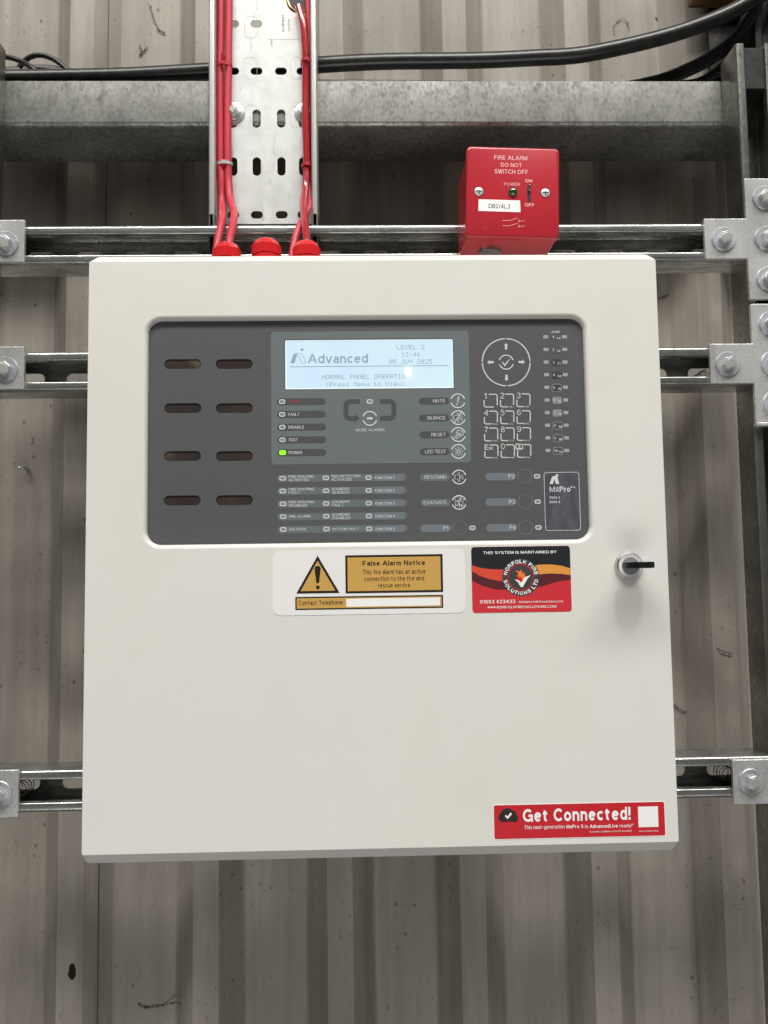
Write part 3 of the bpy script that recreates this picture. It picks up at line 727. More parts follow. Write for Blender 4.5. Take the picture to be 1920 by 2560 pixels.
# window opening from its pixel edges on the door plane
oxl = (at(364, 1000, 0)[0] + at(361, 1300, 0)[0])/2; oxr = (at(1468, 1000, 0)[0] + at(1479, 1250, 0)[0])/2
ozt = at(900, 793, 0)[1]; ozb = at(900, 1359, 0)[1]
print('opening', oxl, oxr, ozt, ozb)
FY = 5.0
def door():
    n = 8; m0 = MB()
    def ring(x0, x1, z0, z1, r, y): return [(x, y, z) for x, z in rrect(x0, x1, z0, z1, r, n)]
    R = 13.5
    rs = [ring(oxl+1.2, oxr-1.2, ozb+1.2, ozt-1.2, R-1.2, FY-0.2)]
    for a in range(90, -1, -15):       # rolled-in edge of the opening
        rr = 4.0; u = rr*(1-cos(radians(90-a))) ; d = rr*(1-sin(radians(90-a)))
        k = radians(a); off = 1.2 - 4.2*(1-sin(k)); 
        off = 1.0 - 4.0*(1 - sin(k)); y = 4.0*(1-cos(k))
        rs.append(ring(oxl+off, oxr-off, ozb+off, ozt-off, R-off, y))
    # front face out to the edge, small radius, chamfer, then straight back
    rs.append(ring(XL+0.8, XRt-0.8, ZB+0.8, ZT-0.8, 1.6, 0.0))
    rs.append(ring(XL+0.25, XRt-0.25, ZB+0.2, ZT-0.2, 2.0, 0.25))
    rs.append(ring(XL, XRt, ZB-0.4, ZT+0.4, (2.6, 2.6, 2.6, 2.6), 0.9))
    rs.append(ring(XL, XRt, ZB-8.0, ZT+6.0, (8.5, 8.5, 5.5, 6.5), 6.2))
    rs.append(ring(XL, XRt, ZB-8.4, ZT+6.6, (9, 9, 6, 7), 7.5))
    rs.append(ring(XL, XRt, ZB-8.4, ZT+6.6, (9, 9, 6, 7), 24))
    rs.append(ring(XL+2, XRt-2, ZB-6.4, ZT+4.6, 7, 24))
    m0.rings(rs, False, False)
    d = m0.obj('door', M_PANEL, panel, smooth=28)
    wn = d.modifiers.new('weighted', 'WEIGHTED_NORMAL'); wn.keep_sharp = True; wn.weight = 100
    m1 = MB(); rs = [ring(XL+3.5, XRt-3.5, ZB-4, ZT+3, 3, 22), ring(XL+3.5, XRt-3.5, ZB-4, ZT+3, 3, 139.8)]
    m1.rings(rs); m1.obj('enclosure', M_PANEL, panel, smooth=40)
door()
# fascia plate with holes for the screen and eight label windows
scr = (WM.p(48, 325, FY)[0], WM.p(1597, 325, FY)[0], WM.p(820, 558, FY)[1], WM.p(820, 105, FY)[1])
slots = []
for cx_, cy_ in ((294, 377), (617, 377), (294, 654), (618, 654), (292, 955), (618, 955), (291, 1234), (618, 1232)):
    x, z = WA.p(cx_, cy_, FY); slots.append((x-WA.mm(116, cx_, cy_, FY), x+WA.mm(116, cx_, cy_, FY), z-WA.mm(31, cx_, cy_, FY), z+WA.mm(31, cx_, cy_, FY)))
loops = [rrect(oxl-8, oxr+8, ozb-8, ozt+8, 4), rrect(*scr, 0.8, 3)] + [rrect(*s_, 4.2, 5) for s_ in slots]
m0 = MB(); m0.prism(loops, FY, FY+2.0); fascia = m0.obj('fascia', M_FASCIA, panel)
for s_ in slots:
    m0 = MB(); m0.box(s_[0]-1, s_[1]+1, FY+0.9, FY+1.6, s_[2]-1, s_[3]+1); m0.obj('label_window', M_SLOT, fascia)
# screen
m0 = MB(); m0.box(scr[0]-2, scr[1]+2, FY+1.2, FY+4, scr[2]-2, scr[3]+2); disp = m0.obj('display_screen', M_LCD, panel)
disp['label'] = 'lit pale blue display screen'
m0 = MB()
xa, xb, za, zb = scr
m0.flat([[(xa+.05, za+.05), (xb-.05, za+.05), (xb-.05, zb-.05), (xa+.05, zb-.05)], [(xa+.9, za+1.1), (xb-.5, za+1.1), (xb-.5, zb-.7), (xa+.9, zb-.7)]], FY+1.15)
m0.obj('backlight_edge', M_LCDEDGE, disp)
F57 = {'A':'0E11111F111111','B':'1E11111E11111E','C':'0E11101010110E','D':'1E11111111111E','E':'1F10101E10101F','I':'0E04040404040E','J':'0702020202120C',
 'L':'1010101010101F','M':'111B1515111111','N':'11191513111111','O':'0E11111111110E','P':'1E11111E101010','R':'1E11111E141211','T':'1F040404040404','U':'1111111111110E',
 'V':'11111111110A04','e':'00000E111F100E','i':'04000C0404040E','n':'00001619111111','o':'00000E1111110E','r':'00001619101010','s':'00000E100E011E','t':'08081C0808090 6'.replace(' ',''),
 'u':'0000111111130D','w':'0000111115150A','0':'0E11131519110E','1':'040C040404040E','2':'0E11010204081F','3':'1F02040201110E','4':'02060A121F0202','5':'1F101E0101110E',
 '6':'0608101E11110E','(':'02040808080402',')':'08040202020408',':':'00040400040400'}
def lcd(mb, s_, x0, x1, zc, h, Y):
    n = len(s_); pitch = (x1-x0)/(n*6-1); pz = h/7
    for i, ch in enumerate(s_):
        if ch == ' ': continue
        d = F57[ch]
        for r_ in range(7):
            b = int(d[2*r_:2*r_+2], 16)
            c = 0
            while c < 5:
                if b & (1 << (4-c)):
                    e_ = c
                    while e_+1 < 5 and b & (1 << (4-e_-1)): e_ += 1
                    xx = x0 + (i*6+c)*pitch; xe_ = x0 + (i*6+e_+1)*pitch; zz = zc + h/2 - r_*pz
                    mb.flat([(xx, zz-pz*.95), (xe_-pitch*.06, zz-pz*.95), (xe_-pitch*.06, zz), (xx, zz)], Y)
                    c = e_+1
                else: c += 1
LY = FY+1.12; m0 = MB()
for s_, xa_, xb_, yc_, h_ in (('LEVEL 2', 1076, 1334, 177, 42), ('13:46', 1118, 1294, 244, 40), ('05 JUN 2025', 1006, 1402, 310, 42),
                              ('NORMAL PANEL OPERATION', 388, 1192, 449, 42), ('(Press Menu to View)', 425, 1150, 517, 42)):
    p0 = WM.p((xa_+xb_)/2, yc_, LY); hw = WM.mm((xb_-xa_)/2, 820, yc_, LY)
    lcd(m0, s_, p0[0]-hw, p0[0]+hw, p0[1], WM.mm(h_, 820, yc_, LY), LY)
x, z = WM.p(534, 281, LY); m0.text('Advanced', x, z, WM.mm(556, 534, 280, LY), WM.mm(92, 534, 280, LY), LY, 0.012)
a = WM.p(92, 357, LY); b = WM.p(1555, 347, LY); zz = (a[1]+b[1])/2; m0.flat([(a[0], zz-.35), (b[0], zz-.35), (b[0], zz+.35), (a[0], zz+.35)], LY)
# the leaning-post mark
def PM(x, y): return WM.p(x, y + (x-170)*0.0, LY)
m0.flat([PM(95, 325), PM(128, 236), PM(160, 232), PM(150, 262), PM(130, 325)], LY)
for i in range(4): m0.stroke([PM(105+i*10, 318), PM(135+i*8, 245)], 0.28, LY-0.02)
m0.stroke([PM(158, 234), PM(190, 232), PM(215, 262), PM(238, 322), PM(200, 324), PM(176, 262), PM(158, 246)], 0.45, LY)
m0.flat(circ(*PM(204, 201), 1.3, 12), LY)
m0.obj('screen_lettering', M_LCDTXT, disp)

L1, L2, L3 = FY-0.06, FY-0.12, FY-0.18
def sub(mb, name, material, par=None): return mb.obj(name, material, par or fascia)
# blue-grey field around the screen
a = WB.p(112, 600, L1)[0]; b = WB.p(1583, 600, L1)[0]; c_ = WB.p(850, 1122, L1)[1]; d_ = WB.p(850, 142, L1)[1]
m0 = MB(); m0.flat([rrect(a, b, c_, d_, 3.5, 5), rrect(scr[0]-0.7, scr[1]+0.7, scr[2]-0.7, scr[3]+0.7, 1.2, 3)], L1); m0.obj('screen_surround', M_BLUEGREY, fascia)
def pill(W, x0, x1, y, h, Y, material, name='label_strip', r=None):
    zc = W.p((x0+x1)/2, y, Y)[1]; hh = W.mm(h, x0, y, Y)/2
    m0 = MB(); m0.flat(rrect(W.p(x0, y, Y)[0], W.p(x1, y, Y)[0], zc-hh, zc+hh, hh*0.98 if r is None else r, 6), Y); return m0.obj(name, material, fascia)
letters = MB()
def T(W, s_, x0, x1, y, h, bold=0.0, Y=L3, mb=None, **kw):
    p0 = W.p((x0+x1)/2, y, Y); (mb or letters).text(s_, p0[0], p0[1], W.mm(x1-x0, (x0+x1)/2, y, Y), W.mm(h, x0, y, Y), Y, bold, **kw)
def led(W, x, y, w_=44, h_=32, dim=False, lit=False):
    X, Z = W.p(x, y, L3); a_, b_ = W.mm(w_/2, x, y, L3), W.mm(h_/2, x, y, L3)
    m0 = MB()
    if lit: m0.flat(rrect(X-a_, X+a_, Z-b_, Z+b_, 1.0, 3), L3); o = m0.obj('indicator_light', M_GREEN, fascia); o['label'] = 'lit green power indicator'; return
    if dim: m0.flat(rrect(X-a_, X+a_, Z-b_, Z+b_, 0.8, 3), L3); m0.obj('indicator_light', M_LEDDIM, fascia); return
    m0.flat([rrect(X-a_, X+a_, Z-b_, Z+b_, 1.5, 4), rrect(X-a_+.75, X+a_-.75, Z-b_+.75, Z+b_-.75, 0.9, 4)], L3)
    o = m0.obj('indicator_light', M_WHITE, fascia)
    m1 = MB(); m1.flat(rrect(X-a_+.75, X+a_-.75, Z-b_+.75, Z+b_-.75, 0.9, 4), L2-0.03); m1.obj('indicator_lens', M_LED, fascia)
redtxt = MB()
for i, (s_, x1_) in enumerate((('FIRE', 332), ('FAULT', 320), ('DISABLE', 353), ('TEST', 305), ('POWER', 338))):
    y = 664 + 94.3*i; xo = i*1.0
    pill(WB, 155+xo, 516+xo, y, 52, L2, M_PILL)
    led(WB, 193+xo, y, lit=(i == 4), w_=46 if i < 4 else 48, h_=34)
    T(WB, s_, 238+xo, x1_+xo, y, 23, 0.004, mb=redtxt if i == 0 else letters)
redtxt.obj('red_lettering', M_REDINK, fascia)
# lower-left status table
rowsC = [(('FIRE ROUTING', 'ACTIVATED'), ('FIRE PROTECTION', 'ACTIVATED'), 'FUNCTION 1'), (('FIRE ROUTING', 'FAULT'), ('SOUNDER', 'SILENCED'), 'FUNCTION 2'),
         (('FIRE ROUTING', 'DISABLED'), ('SOUNDER', 'FAULT'), 'FUNCTION 3'), (('PRE-ALARM',), ('SOUNDER', 'DISABLED'), 'FUNCTION 4'), (('DELAYED',), ('SYSTEM FAULT',), 'FUNCTION 5')]
wid = {'FIRE ROUTING': 188, 'ACTIVATED': 148, 'FAULT': 84, 'DISABLED': 136, 'PRE-ALARM': 158, 'DELAYED': 125, 'FIRE PROTECTION': 213, 'SOUNDER': 130, 'SILENCED': 132, 'SYSTEM FAULT': 195}
for i, (c1, c2, c3) in enumerate(rowsC):
    y = 163 + 94.8*i; xo = i*1.3
    pill(WC, 155+xo, 1115+xo, y-1.5, 54, L1, M_PILL2)
    a_ = WC.p(875+xo, y, L2)[0]; b_ = WC.p(1090+xo, y, L2)[0]; zc = WC.p(980, y-3, L2)[1]
    m0 = MB(); m0.box(a_, b_, L2-0.02, L2+0.03, zc-3.1, zc+3.1); m0.obj('label_pocket', M_POCKET, fascia)
    led(WC, 197+xo, y+2, 48, 34); led(WC, 517+xo, y-1, 46, 33); led(WC, 833+xo, y-3, 46, 33)
    for x0_, cc, yy in ((241, c1, y), (560, c2, y-2)):
        for j, s_ in enumerate(cc):
            T(WC, s_, x0_+xo, x0_+xo+wid[s_], yy + ((-12 + 25*j) if len(cc) > 1 else 0), 20, 0.003)
    T(WC, c3, 881+xo, 1024+xo, y-2, 20, 0.002)
# more-alarms loop, buttons
m0 = MB()
KP = lambda x, y: WK.p(x, y, L2)
m0.stroke([KP(690, 152), KP(600, 152), KP(578, 162), KP(570, 185), KP(570, 262), KP(580, 290), KP(602, 298), KP(650, 298)], WK.mm(42, 600, 200, L2), L2)
m0.flat([KP(648, 262), KP(690, 296), KP(648, 332)], L2-0.01)
m0.stroke([KP(862, 150), KP(958, 150), KP(978, 164), KP(984, 185), KP(984, 262), KP(976, 286), KP(952, 296), KP(864, 296)], WK.mm(42, 900, 200, L2), L2)
m0.obj('loop_arrow', M_PILL, fascia)
led(WK, 776, 151, 55, 38)
T(WK, 'MORE ALARMS', 655, 905, 397, 25)
def roundbtn(W, x, y, r, Y=L3, name='button', icon=None, full=False, wd=0.95, material=None, gap=12, rot0=0):
    X, Z = W.p(x, y, Y); R_ = W.mm(r, x, y, Y); m0 = MB()
    if full: m0.arc(X, Z, R_, wd, 0, 360, Y, 40)
    else: m0.arc(X, Z, R_, wd, 17, 163, Y); m0.arc(X, Z, R_, wd, 197, 343, Y)
    if icon: icon(m0, X, Z, R_)
    return m0.obj(name, material or M_WHITE, fascia)
def i_arrow(dx, dz, L=0.36, wd=0.26, Y=L3):
    def f(m0, X, Z, R_):
        px_, pz_ = -dz, dx
        P = lambda u, v: (X + (dx*u + px_*v)*R_, Z + (dz*u + pz_*v)*R_)
        m0.flat([P(-L, -wd/2), P(L*0.35, -wd/2), P(L*0.35, -wd), P(L*1.05, 0), P(L*0.35, wd), P(L*0.35, wd/2), P(-L, wd/2)], Y)
    return f
def i_bang(m0, X, Z, R_):
    P = lambda u, v: (X + u*R_, Z + v*R_)
    m0.flat([P(0.02, .62), P(.22, .62), P(.03, -.25), P(-.09, -.25)], L3); m0.flat([P(-.20, -.42), P(-.04, -.42), P(-.08, -.6), P(-.24, -.6)], L3)
def i_spk(m0, X, Z, R_, slash=False):
    P = lambda u, v: (X + u*R_, Z + v*R_)
    m0.stroke([P(-.62, -.25), P(-.62, .25), P(-.32, .25), P(-.32, -.25)], .42, L3, True)
    m0.stroke([P(-.32, .25), P(.05, .68), P(.05, -.68), P(-.32, -.25)], .42, L3, True)
    for k in (0.3, .5, .72): m0.arc(X-.15*R_, Z, k*R_, .3, -38, 38, L3, 8)
    if slash: m0.stroke([P(-.52, -.75), P(.5, .8)], .75, L3)
def i_hand(m0, X, Z, R_):
    P = lambda u, v: (X + u*R_, Z + v*R_)
    m0.stroke([P(-.55, -.3), P(-.2, -.12), P(-.2, -.2), P(.45, -.2), P(.7, .0), P(.66, .35), P(.4, .6), P(-.1, .55), P(-.28, .2), P(.25, .2), P(.35, .05), P(.1, -.02), P(-.3, 0)], .5, L3)
    m0.stroke([P(-.66, -.36), P(-.2, -.58), P(-.2, -.42), P(.2, -.42)], .5, L3)
def i_sun(m0, X, Z, R_):
    m0.arc(X, Z, .22*R_, .5, 0, 360, L3, 16)
    for k in range(8):
        a_ = k*pi/4; m0.stroke([(X+.33*R_*cos(a_), Z+.33*R_*sin(a_)), (X+.68*R_*cos(a_), Z+.68*R_*sin(a_))], .42, L3)
def i_run(m0, X, Z, R_):
    P = lambda u, v: (X + u*R_, Z + v*R_)
    m0.stroke([P(-.55, -.72), P(-.55, .78), P(.58, .78), P(.58, -.5)], .32, L3)
    m0.flat(circ(*P(.2, .5), .14*R_, 10), L3)
    m0.stroke([P(.12, .32), P(-.08, -.1), P(.12, -.35), P(.0, -.7)], .75, L3); m0.stroke([P(-.05, -.1), P(-.22, -.4), P(-.5, -.42)], .7, L3)
    m0.stroke([P(-.35, .05), P(-.25, .3), P(.1, .3), P(.4, .1)], .6, L3); m0.stroke([P(.35, -.3), P(.42, -.72)], .9, L3)
roundbtn(WK, 776, 297, 60, icon=i_arrow(1, 0, .42, .26))
for i, (s_, x0_, ic) in enumerate((('MUTE', 1322, i_bang), ('SILENCE', 1270, lambda m, a, b, c: i_spk(m, a, b, c, True)), ('RESET', 1308, i_hand), ('LED TEST', 1253, i_sun))):
    y = 147 + 145.8*i
    pill(WK, 1202+i*1.5, 1460+i*1.5, y, 60, L2, M_PILL)
    roundbtn(WK, 1537+i*1.7, y-2, 60, icon=ic); T(WK, s_, x0_, 1427+i*2, y-1, 30)
for i, (s_, x0_, x1_, y, ic) in enumerate((('RESOUND', 1248, 1410, 157, i_spk), ('EVACUATE', 1242, 1412, 345, i_run))):
    pill(WC, 1215+i*3, 1437+i*2, y, 56, L1, M_PILL2); roundbtn(WC, 1504, y-1, 51, icon=ic); T(WC, s_, x0_, x1_, y-1, 26)
# programmable keys P1..P4
faint = MB()
for s_, W, x0_, x1_, y, cx_, lx in (('P1', WC, 1218, 1446, 535, 1509, 1603), ('P2', WD, 417, 699, 1517, 781, 895), ('P3', WD, 420, 703, 1751, 785, 900), ('P4', WD, 427, 709, 1988, 790, 907)):
    k = W.k/2.9625
    pill(W, x0_, x1_, y, 56*k, L1, M_POCKET)
    roundbtn(W, cx_, y-2, 52*k, full=True, wd=0.7, material=M_FAINT)
    led(W, lx, y-3, 46*k, 33*k)
    tx = x1_ - 62*k if s_ == 'P1' else x1_-72; T(W, s_, tx+4, tx+ (38*k if s_ == 'P1' else 60), y-2, 26*k if s_ == 'P1' else 38)
# navigation ring
X, Z = WZ.p(477, 540, L3); R_ = WZ.mm(377, 477, 540, L3); m0 = MB()
for k in range(4): m0.arc(X, Z, R_, 1.05, 90*k+1.6, 90*k+88.4, L3, 20)
m0.obj('navigation_ring', M_KEYWHITE, fascia)
for dx_, dz_, x, y in ((0, 1, 474, 292), (0, -1, 482, 786), (-1, 0, 230, 541), (1, 0, 720, 537)):
    X2, Z2 = WZ.p(x, y, L3); m0 = MB(); i_arrow(dx_, dz_, 0.42, 0.32)(m0, X2, Z2, WZ.mm(115, x, y, L3)); m0.obj('arrow_key', M_KEYWHITE, fascia)
def i_tick(m0, X, Z, R_):
    P = lambda u, v: (X + u*R_, Z + v*R_)
    m0.flat([P(-.62, -.02), P(-.5, .06), P(-.25, -.28), P(.55, .52), P(.6, .48), P(-.22, -.62), P(-.3, -.5)], L3)
roundbtn(WZ, 478, 540, 112, icon=i_tick, wd=1.0, material=M_KEYWHITE)
# keypad
keys = [['1', '2', '3'], ['4', '5', '6'], ['7', '8', '9'], ['E', '0', 'B']]
subs = [['', 'ABC', 'DEF'], ['GHI', 'JKL', 'MNO'], ['PQRS', 'TUV', 'WXYZ'], ['ESC', '', 'MENU']]
for r_ in range(4):
    for c_ in range(3):
        x0_ = 128 + c_*260 + r_*4 - (c_*1); y0_ = 1045 + r_*267 - c_*3      # top-left corner of the key square
        K = lambda x, y: WZ.p(x0_ + x, y0_ + y, L3)
        m0 = MB(); wk = 0.95
        m0.stroke([K(72, 3), K(180, 3), K(200, 12), K(207, 30), K(207, 178)], wk, L3)
        sub_ = subs[r_][c_]
        xe_ = 205 if sub_ == '' and (r_, c_) != (0, 0) else (155 if sub_ == '' else 118 if len(sub_) == 3 else 100)
        if r_ == 3 and c_ == 1: m0.stroke([K(0, 95), K(0, 180), K(8, 198), K(28, 204), K(100, 204)], wk, L3); m0.stroke([K(115, 190), K(118, 206), K(200, 206), K(207, 178)], 0.5, L3)
        else: m0.stroke([K(0, 95), K(0, 180), K(8, 198), K(28, 204), K(xe_, 204)], wk, L3)
        ch = keys[r_][c_]
        if ch == 'E':
            p0 = K(25, 37); m0.text('E', p0[0], p0[1], WZ.mm(55, 200, 1500, L3), WZ.mm(85, 200, 1500, L3), L3, 0.01)
            p0 = K(98, 55); m0.text('sc', p0[0], p0[1], WZ.mm(66, 200, 1500, L3), WZ.mm(45, 200, 1500, L3), L3, 0.02)
        elif ch == 'B':
            for u0, u1 in ((-25, 22), (32, 78)): m0.stroke([K(u0, -5), K(u1, -5), K(u1, 65), K(u0, 65)], 0.75, L3, True)
            m0.stroke([K(-25, 76), K(20, 76), K(26, 82), K(34, 76), K(82, 76)], 0.6, L3)
        else:
            p0 = K(27 if ch != '1' else 20, 27); m0.text(ch, p0[0], p0[1], WZ.mm(62 if ch != '1' else 36, 200, 1500, L3), WZ.mm(92, 200, 1500, L3), L3)
        if sub_:
            p0 = K(207 - 22*len(sub_)/1.0*0.5 - 8, 205); m0.text(sub_, p0[0], p0[1], WZ.mm(25*len(sub_), 200, 1500, L3), WZ.mm(27, 200, 1500, L3), L3)
        m0.obj('keypad_key', M_KEYWHITE, fascia)
# zone column
T(WZ, 'ZONE', 1188, 1322, 62, 38, 0.008)
m_grey = mat('zone_label_grey', (0.24, 0.24, 0.24), 0.35); m_dk = mat('zone_label_dark', (0.052, 0.052, 0.055), 0.4); m_br = mat('zone_label_brown', (0.095, 0.082, 0.082), 0.4)
for i in range(10):
    y = 140 + 199.6*i; xo = 4.0*i
    led(WZ, 1102+xo, y, 80, 54, dim=True); led(WZ, 1398+xo, y-1, 80, 54, dim=True)
    yb = y + 6; Xa = WZ.p(1186+xo, yb, L2)[0]; Xb = WZ.p(1332+xo*1.2, yb, L2)[0]; Zc = WZ.p(1260, yb, L2)[1]; hh = WZ.mm(58, 1260, yb, L2)
    m0 = MB(); m0.flat(rrect(Xa, Xb, Zc-hh, Zc+hh, 1.8, 4), L2); m0.obj('zone_label', (m_br, m_br, m_dk, m_dk, m_dk, m_grey, m_grey, M_PILL, M_PILL, M_PILL)[i], fascia)
    if i >= 4 and i not in (5, 6):
        m0 = MB(); m0.stroke(rrect(Xa, Xb, Zc-hh, Zc+hh, 1.8, 4), 0.35, L2-0.02, True); m0.obj('zone_label_outline', M_LEDDIM, fascia)
    T(WZ, str(i+1), 1206+xo, 1232+xo + (24 if i == 9 else 0), y+3, 36, 0.006); T(WZ, str(i+11), 1276+xo, 1330+xo, y+22, 34, 0.006)
letters.obj('lettering', M_WHITE, fascia)
# info badge
bx0, bx1 = WD.p(962, 1745, L2)[0], WD.p(1290, 1745, L2)[0]; bz0, bz1 = WD.p(1128, 2016, L2)[1], WD.p(1120, 1474, L2)[1]
m0 = MB(); m0.box(bx0, bx1, L2-0.05, L2+0.04, bz0, bz1)
m0 = MB(); m0.prism(rrect(bx0, bx1, bz0, bz1, 2.6, 5), L2-0.05, L2+0.05); badge = m0.obj('info_badge', M_BADGE, panel)
m0 = MB(); Y = L2-0.1; m0.stroke(rrect(bx0+.3, bx1-.3, bz0+.3, bz1-.3, 2.4, 5), 0.42, Y, True)
Q = lambda x, y: WD.p(x, y, Y)
m0.flat([Q(1010, 1585), Q(1034, 1515), Q(1062, 1512), Q(1040, 1585)], Y); m0.flat([Q(1062, 1512), Q(1082, 1525), Q(1098, 1585), Q(1070, 1585), Q(1052, 1538)], Y-.01); m0.flat(circ(*Q(1077, 1508), 1.3, 12), Y)
T(WD, 'Mx', 1010, 1098, 1634, 50, 0.0, Y, m0); T(WD, 'Pro', 1102, 1202, 1632, 52, 0.018, Y, m0); m0.flat(circ(*Q(1082, 1616), .6, 8), Y); 
m0.flat(circ(*Q(1212, 1612), .8, 8), Y); m0.flat(circ(*Q(1238, 1614), .7, 8), Y)
T(WD, 'EN54-2', 1010, 1104, 1710, 24, 0.01, Y, m0); T(WD, 'EN54-4', 1010, 1104, 1750, 24, 0.01, Y, m0)
m0.obj('lettering', M_WHITE, badge)

# lock
lx, lz = WL.p(592, 622, 0)
m0 = MB(); m0.lathe(lx, lz, [(12.4, -0.02), (12.4, -1.5), (12.0, -2.2), (10.9, -4.2), (10.5, -4.6), (10.4, -4.8), (0.01, -4.8)], 48)
lock = m0.obj('lock', M_CHROME, panel, smooth=30); lock['label'] = 'round chrome lock with a black key in it'
M_RINGREFL = mat('pale_ring_reflection', (0.88, 0.88, 0.88), 0.35, 0.3)  # bright reflection of the front ring put into its pale colour
m0 = MB(); m0.flat([circ(lx, lz, 10.1, 40), circ(lx, lz, 7.2, 32)], -5.0); m0.obj('lock_face', M_RINGREFL, lock)
m0 = MB(); m0.flat([circ(lx, lz, 7.25, 32), circ(lx, lz, 6.7, 32)], -4.95); m0.obj('barrel_gap', M_LGREY, lock)
m0 = MB(); m0.lathe(lx, lz, [(6.65, -4.9), (6.5, -5.3), (0.01, -5.3)], 32); m0.obj('lock_barrel', mat('barrel_metal', (0.6, 0.6, 0.64), 0.3, 0.6), lock)
m0 = MB(); pts = []
hw, th = 11.5, 2.6
prof = [(-7.2, -4.6), (-7.2, -12), (-hw, -17), (-hw-.6, -26), (-hw+1.5, -33), (-5, -37.5), (5, -37.5), (hw-1.5, -33), (hw+.6, -26), (hw, -17), (7.2, -12), (7.2, -4.6)]
r0 = [(lx+u+1.2, y, lz-th+0.4) for u, y in prof]; r1 = [(lx+u+1.2, y, lz+th+0.4) for u, y in prof]
m0.rings([r0, r1]); m0.obj('key_head', M_BLACKP, lock, bevel=0.8)

# glands on top of the box
for i, (gx, gy, rr, dpt, full) in enumerate(((568, 611, 13.2, 108, True), (666, 602, 14.2, 104, False), (766, 607, 13.6, 106, True))):
    X, Z = at(gx, gy, dpt); m0 = MB(); n = 80
    def rg(r_, z_, rib=False): return [(X + (r_ + (0.5 if (rib and k % 2) else 0))*cos(2*pi*k/n), dpt + (r_ + (0.5 if (rib and k % 2) else 0))*sin(2*pi*k/n), z_) for k in range(n)]
    base = ZT + 3
    m0.rings([rg(rr+1.5, base), rg(rr+1.5, base+9), rg(rr-.5, base+9.5), rg(rr-.5, Z-16), rg(rr, Z-16, True), rg(rr, Z-6.5, True), rg(rr-.6, Z-5.8), rg(rr-2.2, Z-2.2), rg(rr-4.6, Z-.4), rg(rr-6, Z), rg(rr-7, Z-.5), rg(rr-8.2, Z-4), rg(1.0, Z-4.5)])
    o = m0.obj('cable_gland', M_GLAND, panel, smooth=35)

# stickers on the door
SY = -0.02
def quad(W, pts, Y): return [W.p(x, y, Y) for x, y in pts]
def sticker(W, x0, x1, y0, y1, r, name, material, label, shear=0.0):
    a_, b_ = W.p(x0, (y0+y1)/2, 0)[0], W.p(x1, (y0+y1)/2, 0)[0]; xm = (x0+x1)/2
    z0_, z1_ = W.p(xm, y1, 0)[1], W.p(xm, y0, 0)[1]
    m0 = MB(); m0.prism(rrect(a_, b_, z0_, z1_, r, 6), -0.25, -0.02); o = m0.obj(name, material, panel); o['label'] = label
    return o, a_, b_, z0_, z1_
P1, P2, P3 = -0.31, -0.36, -0.41
st, *_ = sticker(WC, 124, 1550, 696, 1172, 6.5, 'warning_sticker', M_STICK, 'white false alarm notice sticker with amber warning triangle')
m0 = MB()
tri = quad(WC, [(298, 1021), (456, 738), (620, 1014)], P1)
zb_t = (tri[0][1]+tri[2][1])/2; tri = [(tri[0][0], zb_t), tri[1], (tri[2][0], zb_t)]
m0.flat(tri, P1)
bA = (WC.p(662, 870, P1)[0], WC.p(1384, 870, P1)[0], WC.p(1022, 1013, P1)[1], WC.p(1022, 731, P1)[1]); bB = (WC.p(291, 1084, P1)[0], WC.p(1386, 1084, P1)[0], WC.p(840, 1133, P1)[1], WC.p(840, 1036, P1)[1])
for bb in (bA, bB): m0.flat([(bb[0], bb[2]), (bb[1], bb[2]), (bb[1], bb[3]), (bb[0], bb[3])], P1)
m0.obj('black_border', M_INK, st)
m0 = MB(); cx_ = sum(p[0] for p in tri)/3; cz_ = sum(p[1] for p in tri)/3
m0.flat([(cx_ + (x-cx_)*0.80, cz_ + (z-cz_)*0.80) for x, z in tri], P2)
i1 = 1.5
for bb, k in ((bA, 1.9), (bB, 1.2)): m0.flat([(bb[0]+k, bb[2]+k), (bb[1]-k, bb[2]+k), (bb[1]-k, bb[3]-k), (bb[0]+k, bb[3]-k)], P2)
m0.obj('amber_field', M_AMBER, st)
m0 = MB(); a_, b_ = WC.p(668, 1085, P3)[0], WC.p(1363, 1085, P3)[0]; zc = WC.p(1016, 1082, P3)[1]; m0.flat([(a_, zc-3.4), (b_, zc-3.4), (b_, zc+3.4), (a_, zc+3.4)], P3); m0.obj('blank_field', M_SWHITE, st)
m0 = MB()
T(WC, 'False Alarm Notice', 789, 1254, 792, 40, 0.018, P3, m0); 
T(WC, 'This fire alarm has an active', 790, 1256, 857, 36, 0.004, P3, m0); T(WC, 'connection to the fire and', 802, 1245, 907, 34, 0.004, P3, m0); T(WC, 'rescue service', 905, 1143, 957, 34, 0.004, P3, m0)
T(WC, 'Contact Telephone:', 315, 648, 1089, 40, 0.006, P3, m0)
ex, ez = WC.p(456, 830, P3); k = 1/sc(800, 1440, 0)/2.9625
m0.flat([(ex-22*k, ez), (ex-19*k, ez+9*k), (ex-9*k, ez+15*k), (ex+9*k, ez+15*k), (ex+19*k, ez+9*k), (ex+22*k, ez), (ex+22*k, ez-14*k), (ex+11*k, ez-105*k), (ex+5*k, ez-113*k), (ex-5*k, ez-113*k), (ex-11*k, ez-105*k), (ex-22*k, ez-14*k)], P3)
m0.flat(circ(ex+1*k, ez-143*k, 14*k), P3); m0.obj('lettering', M_INK, st)

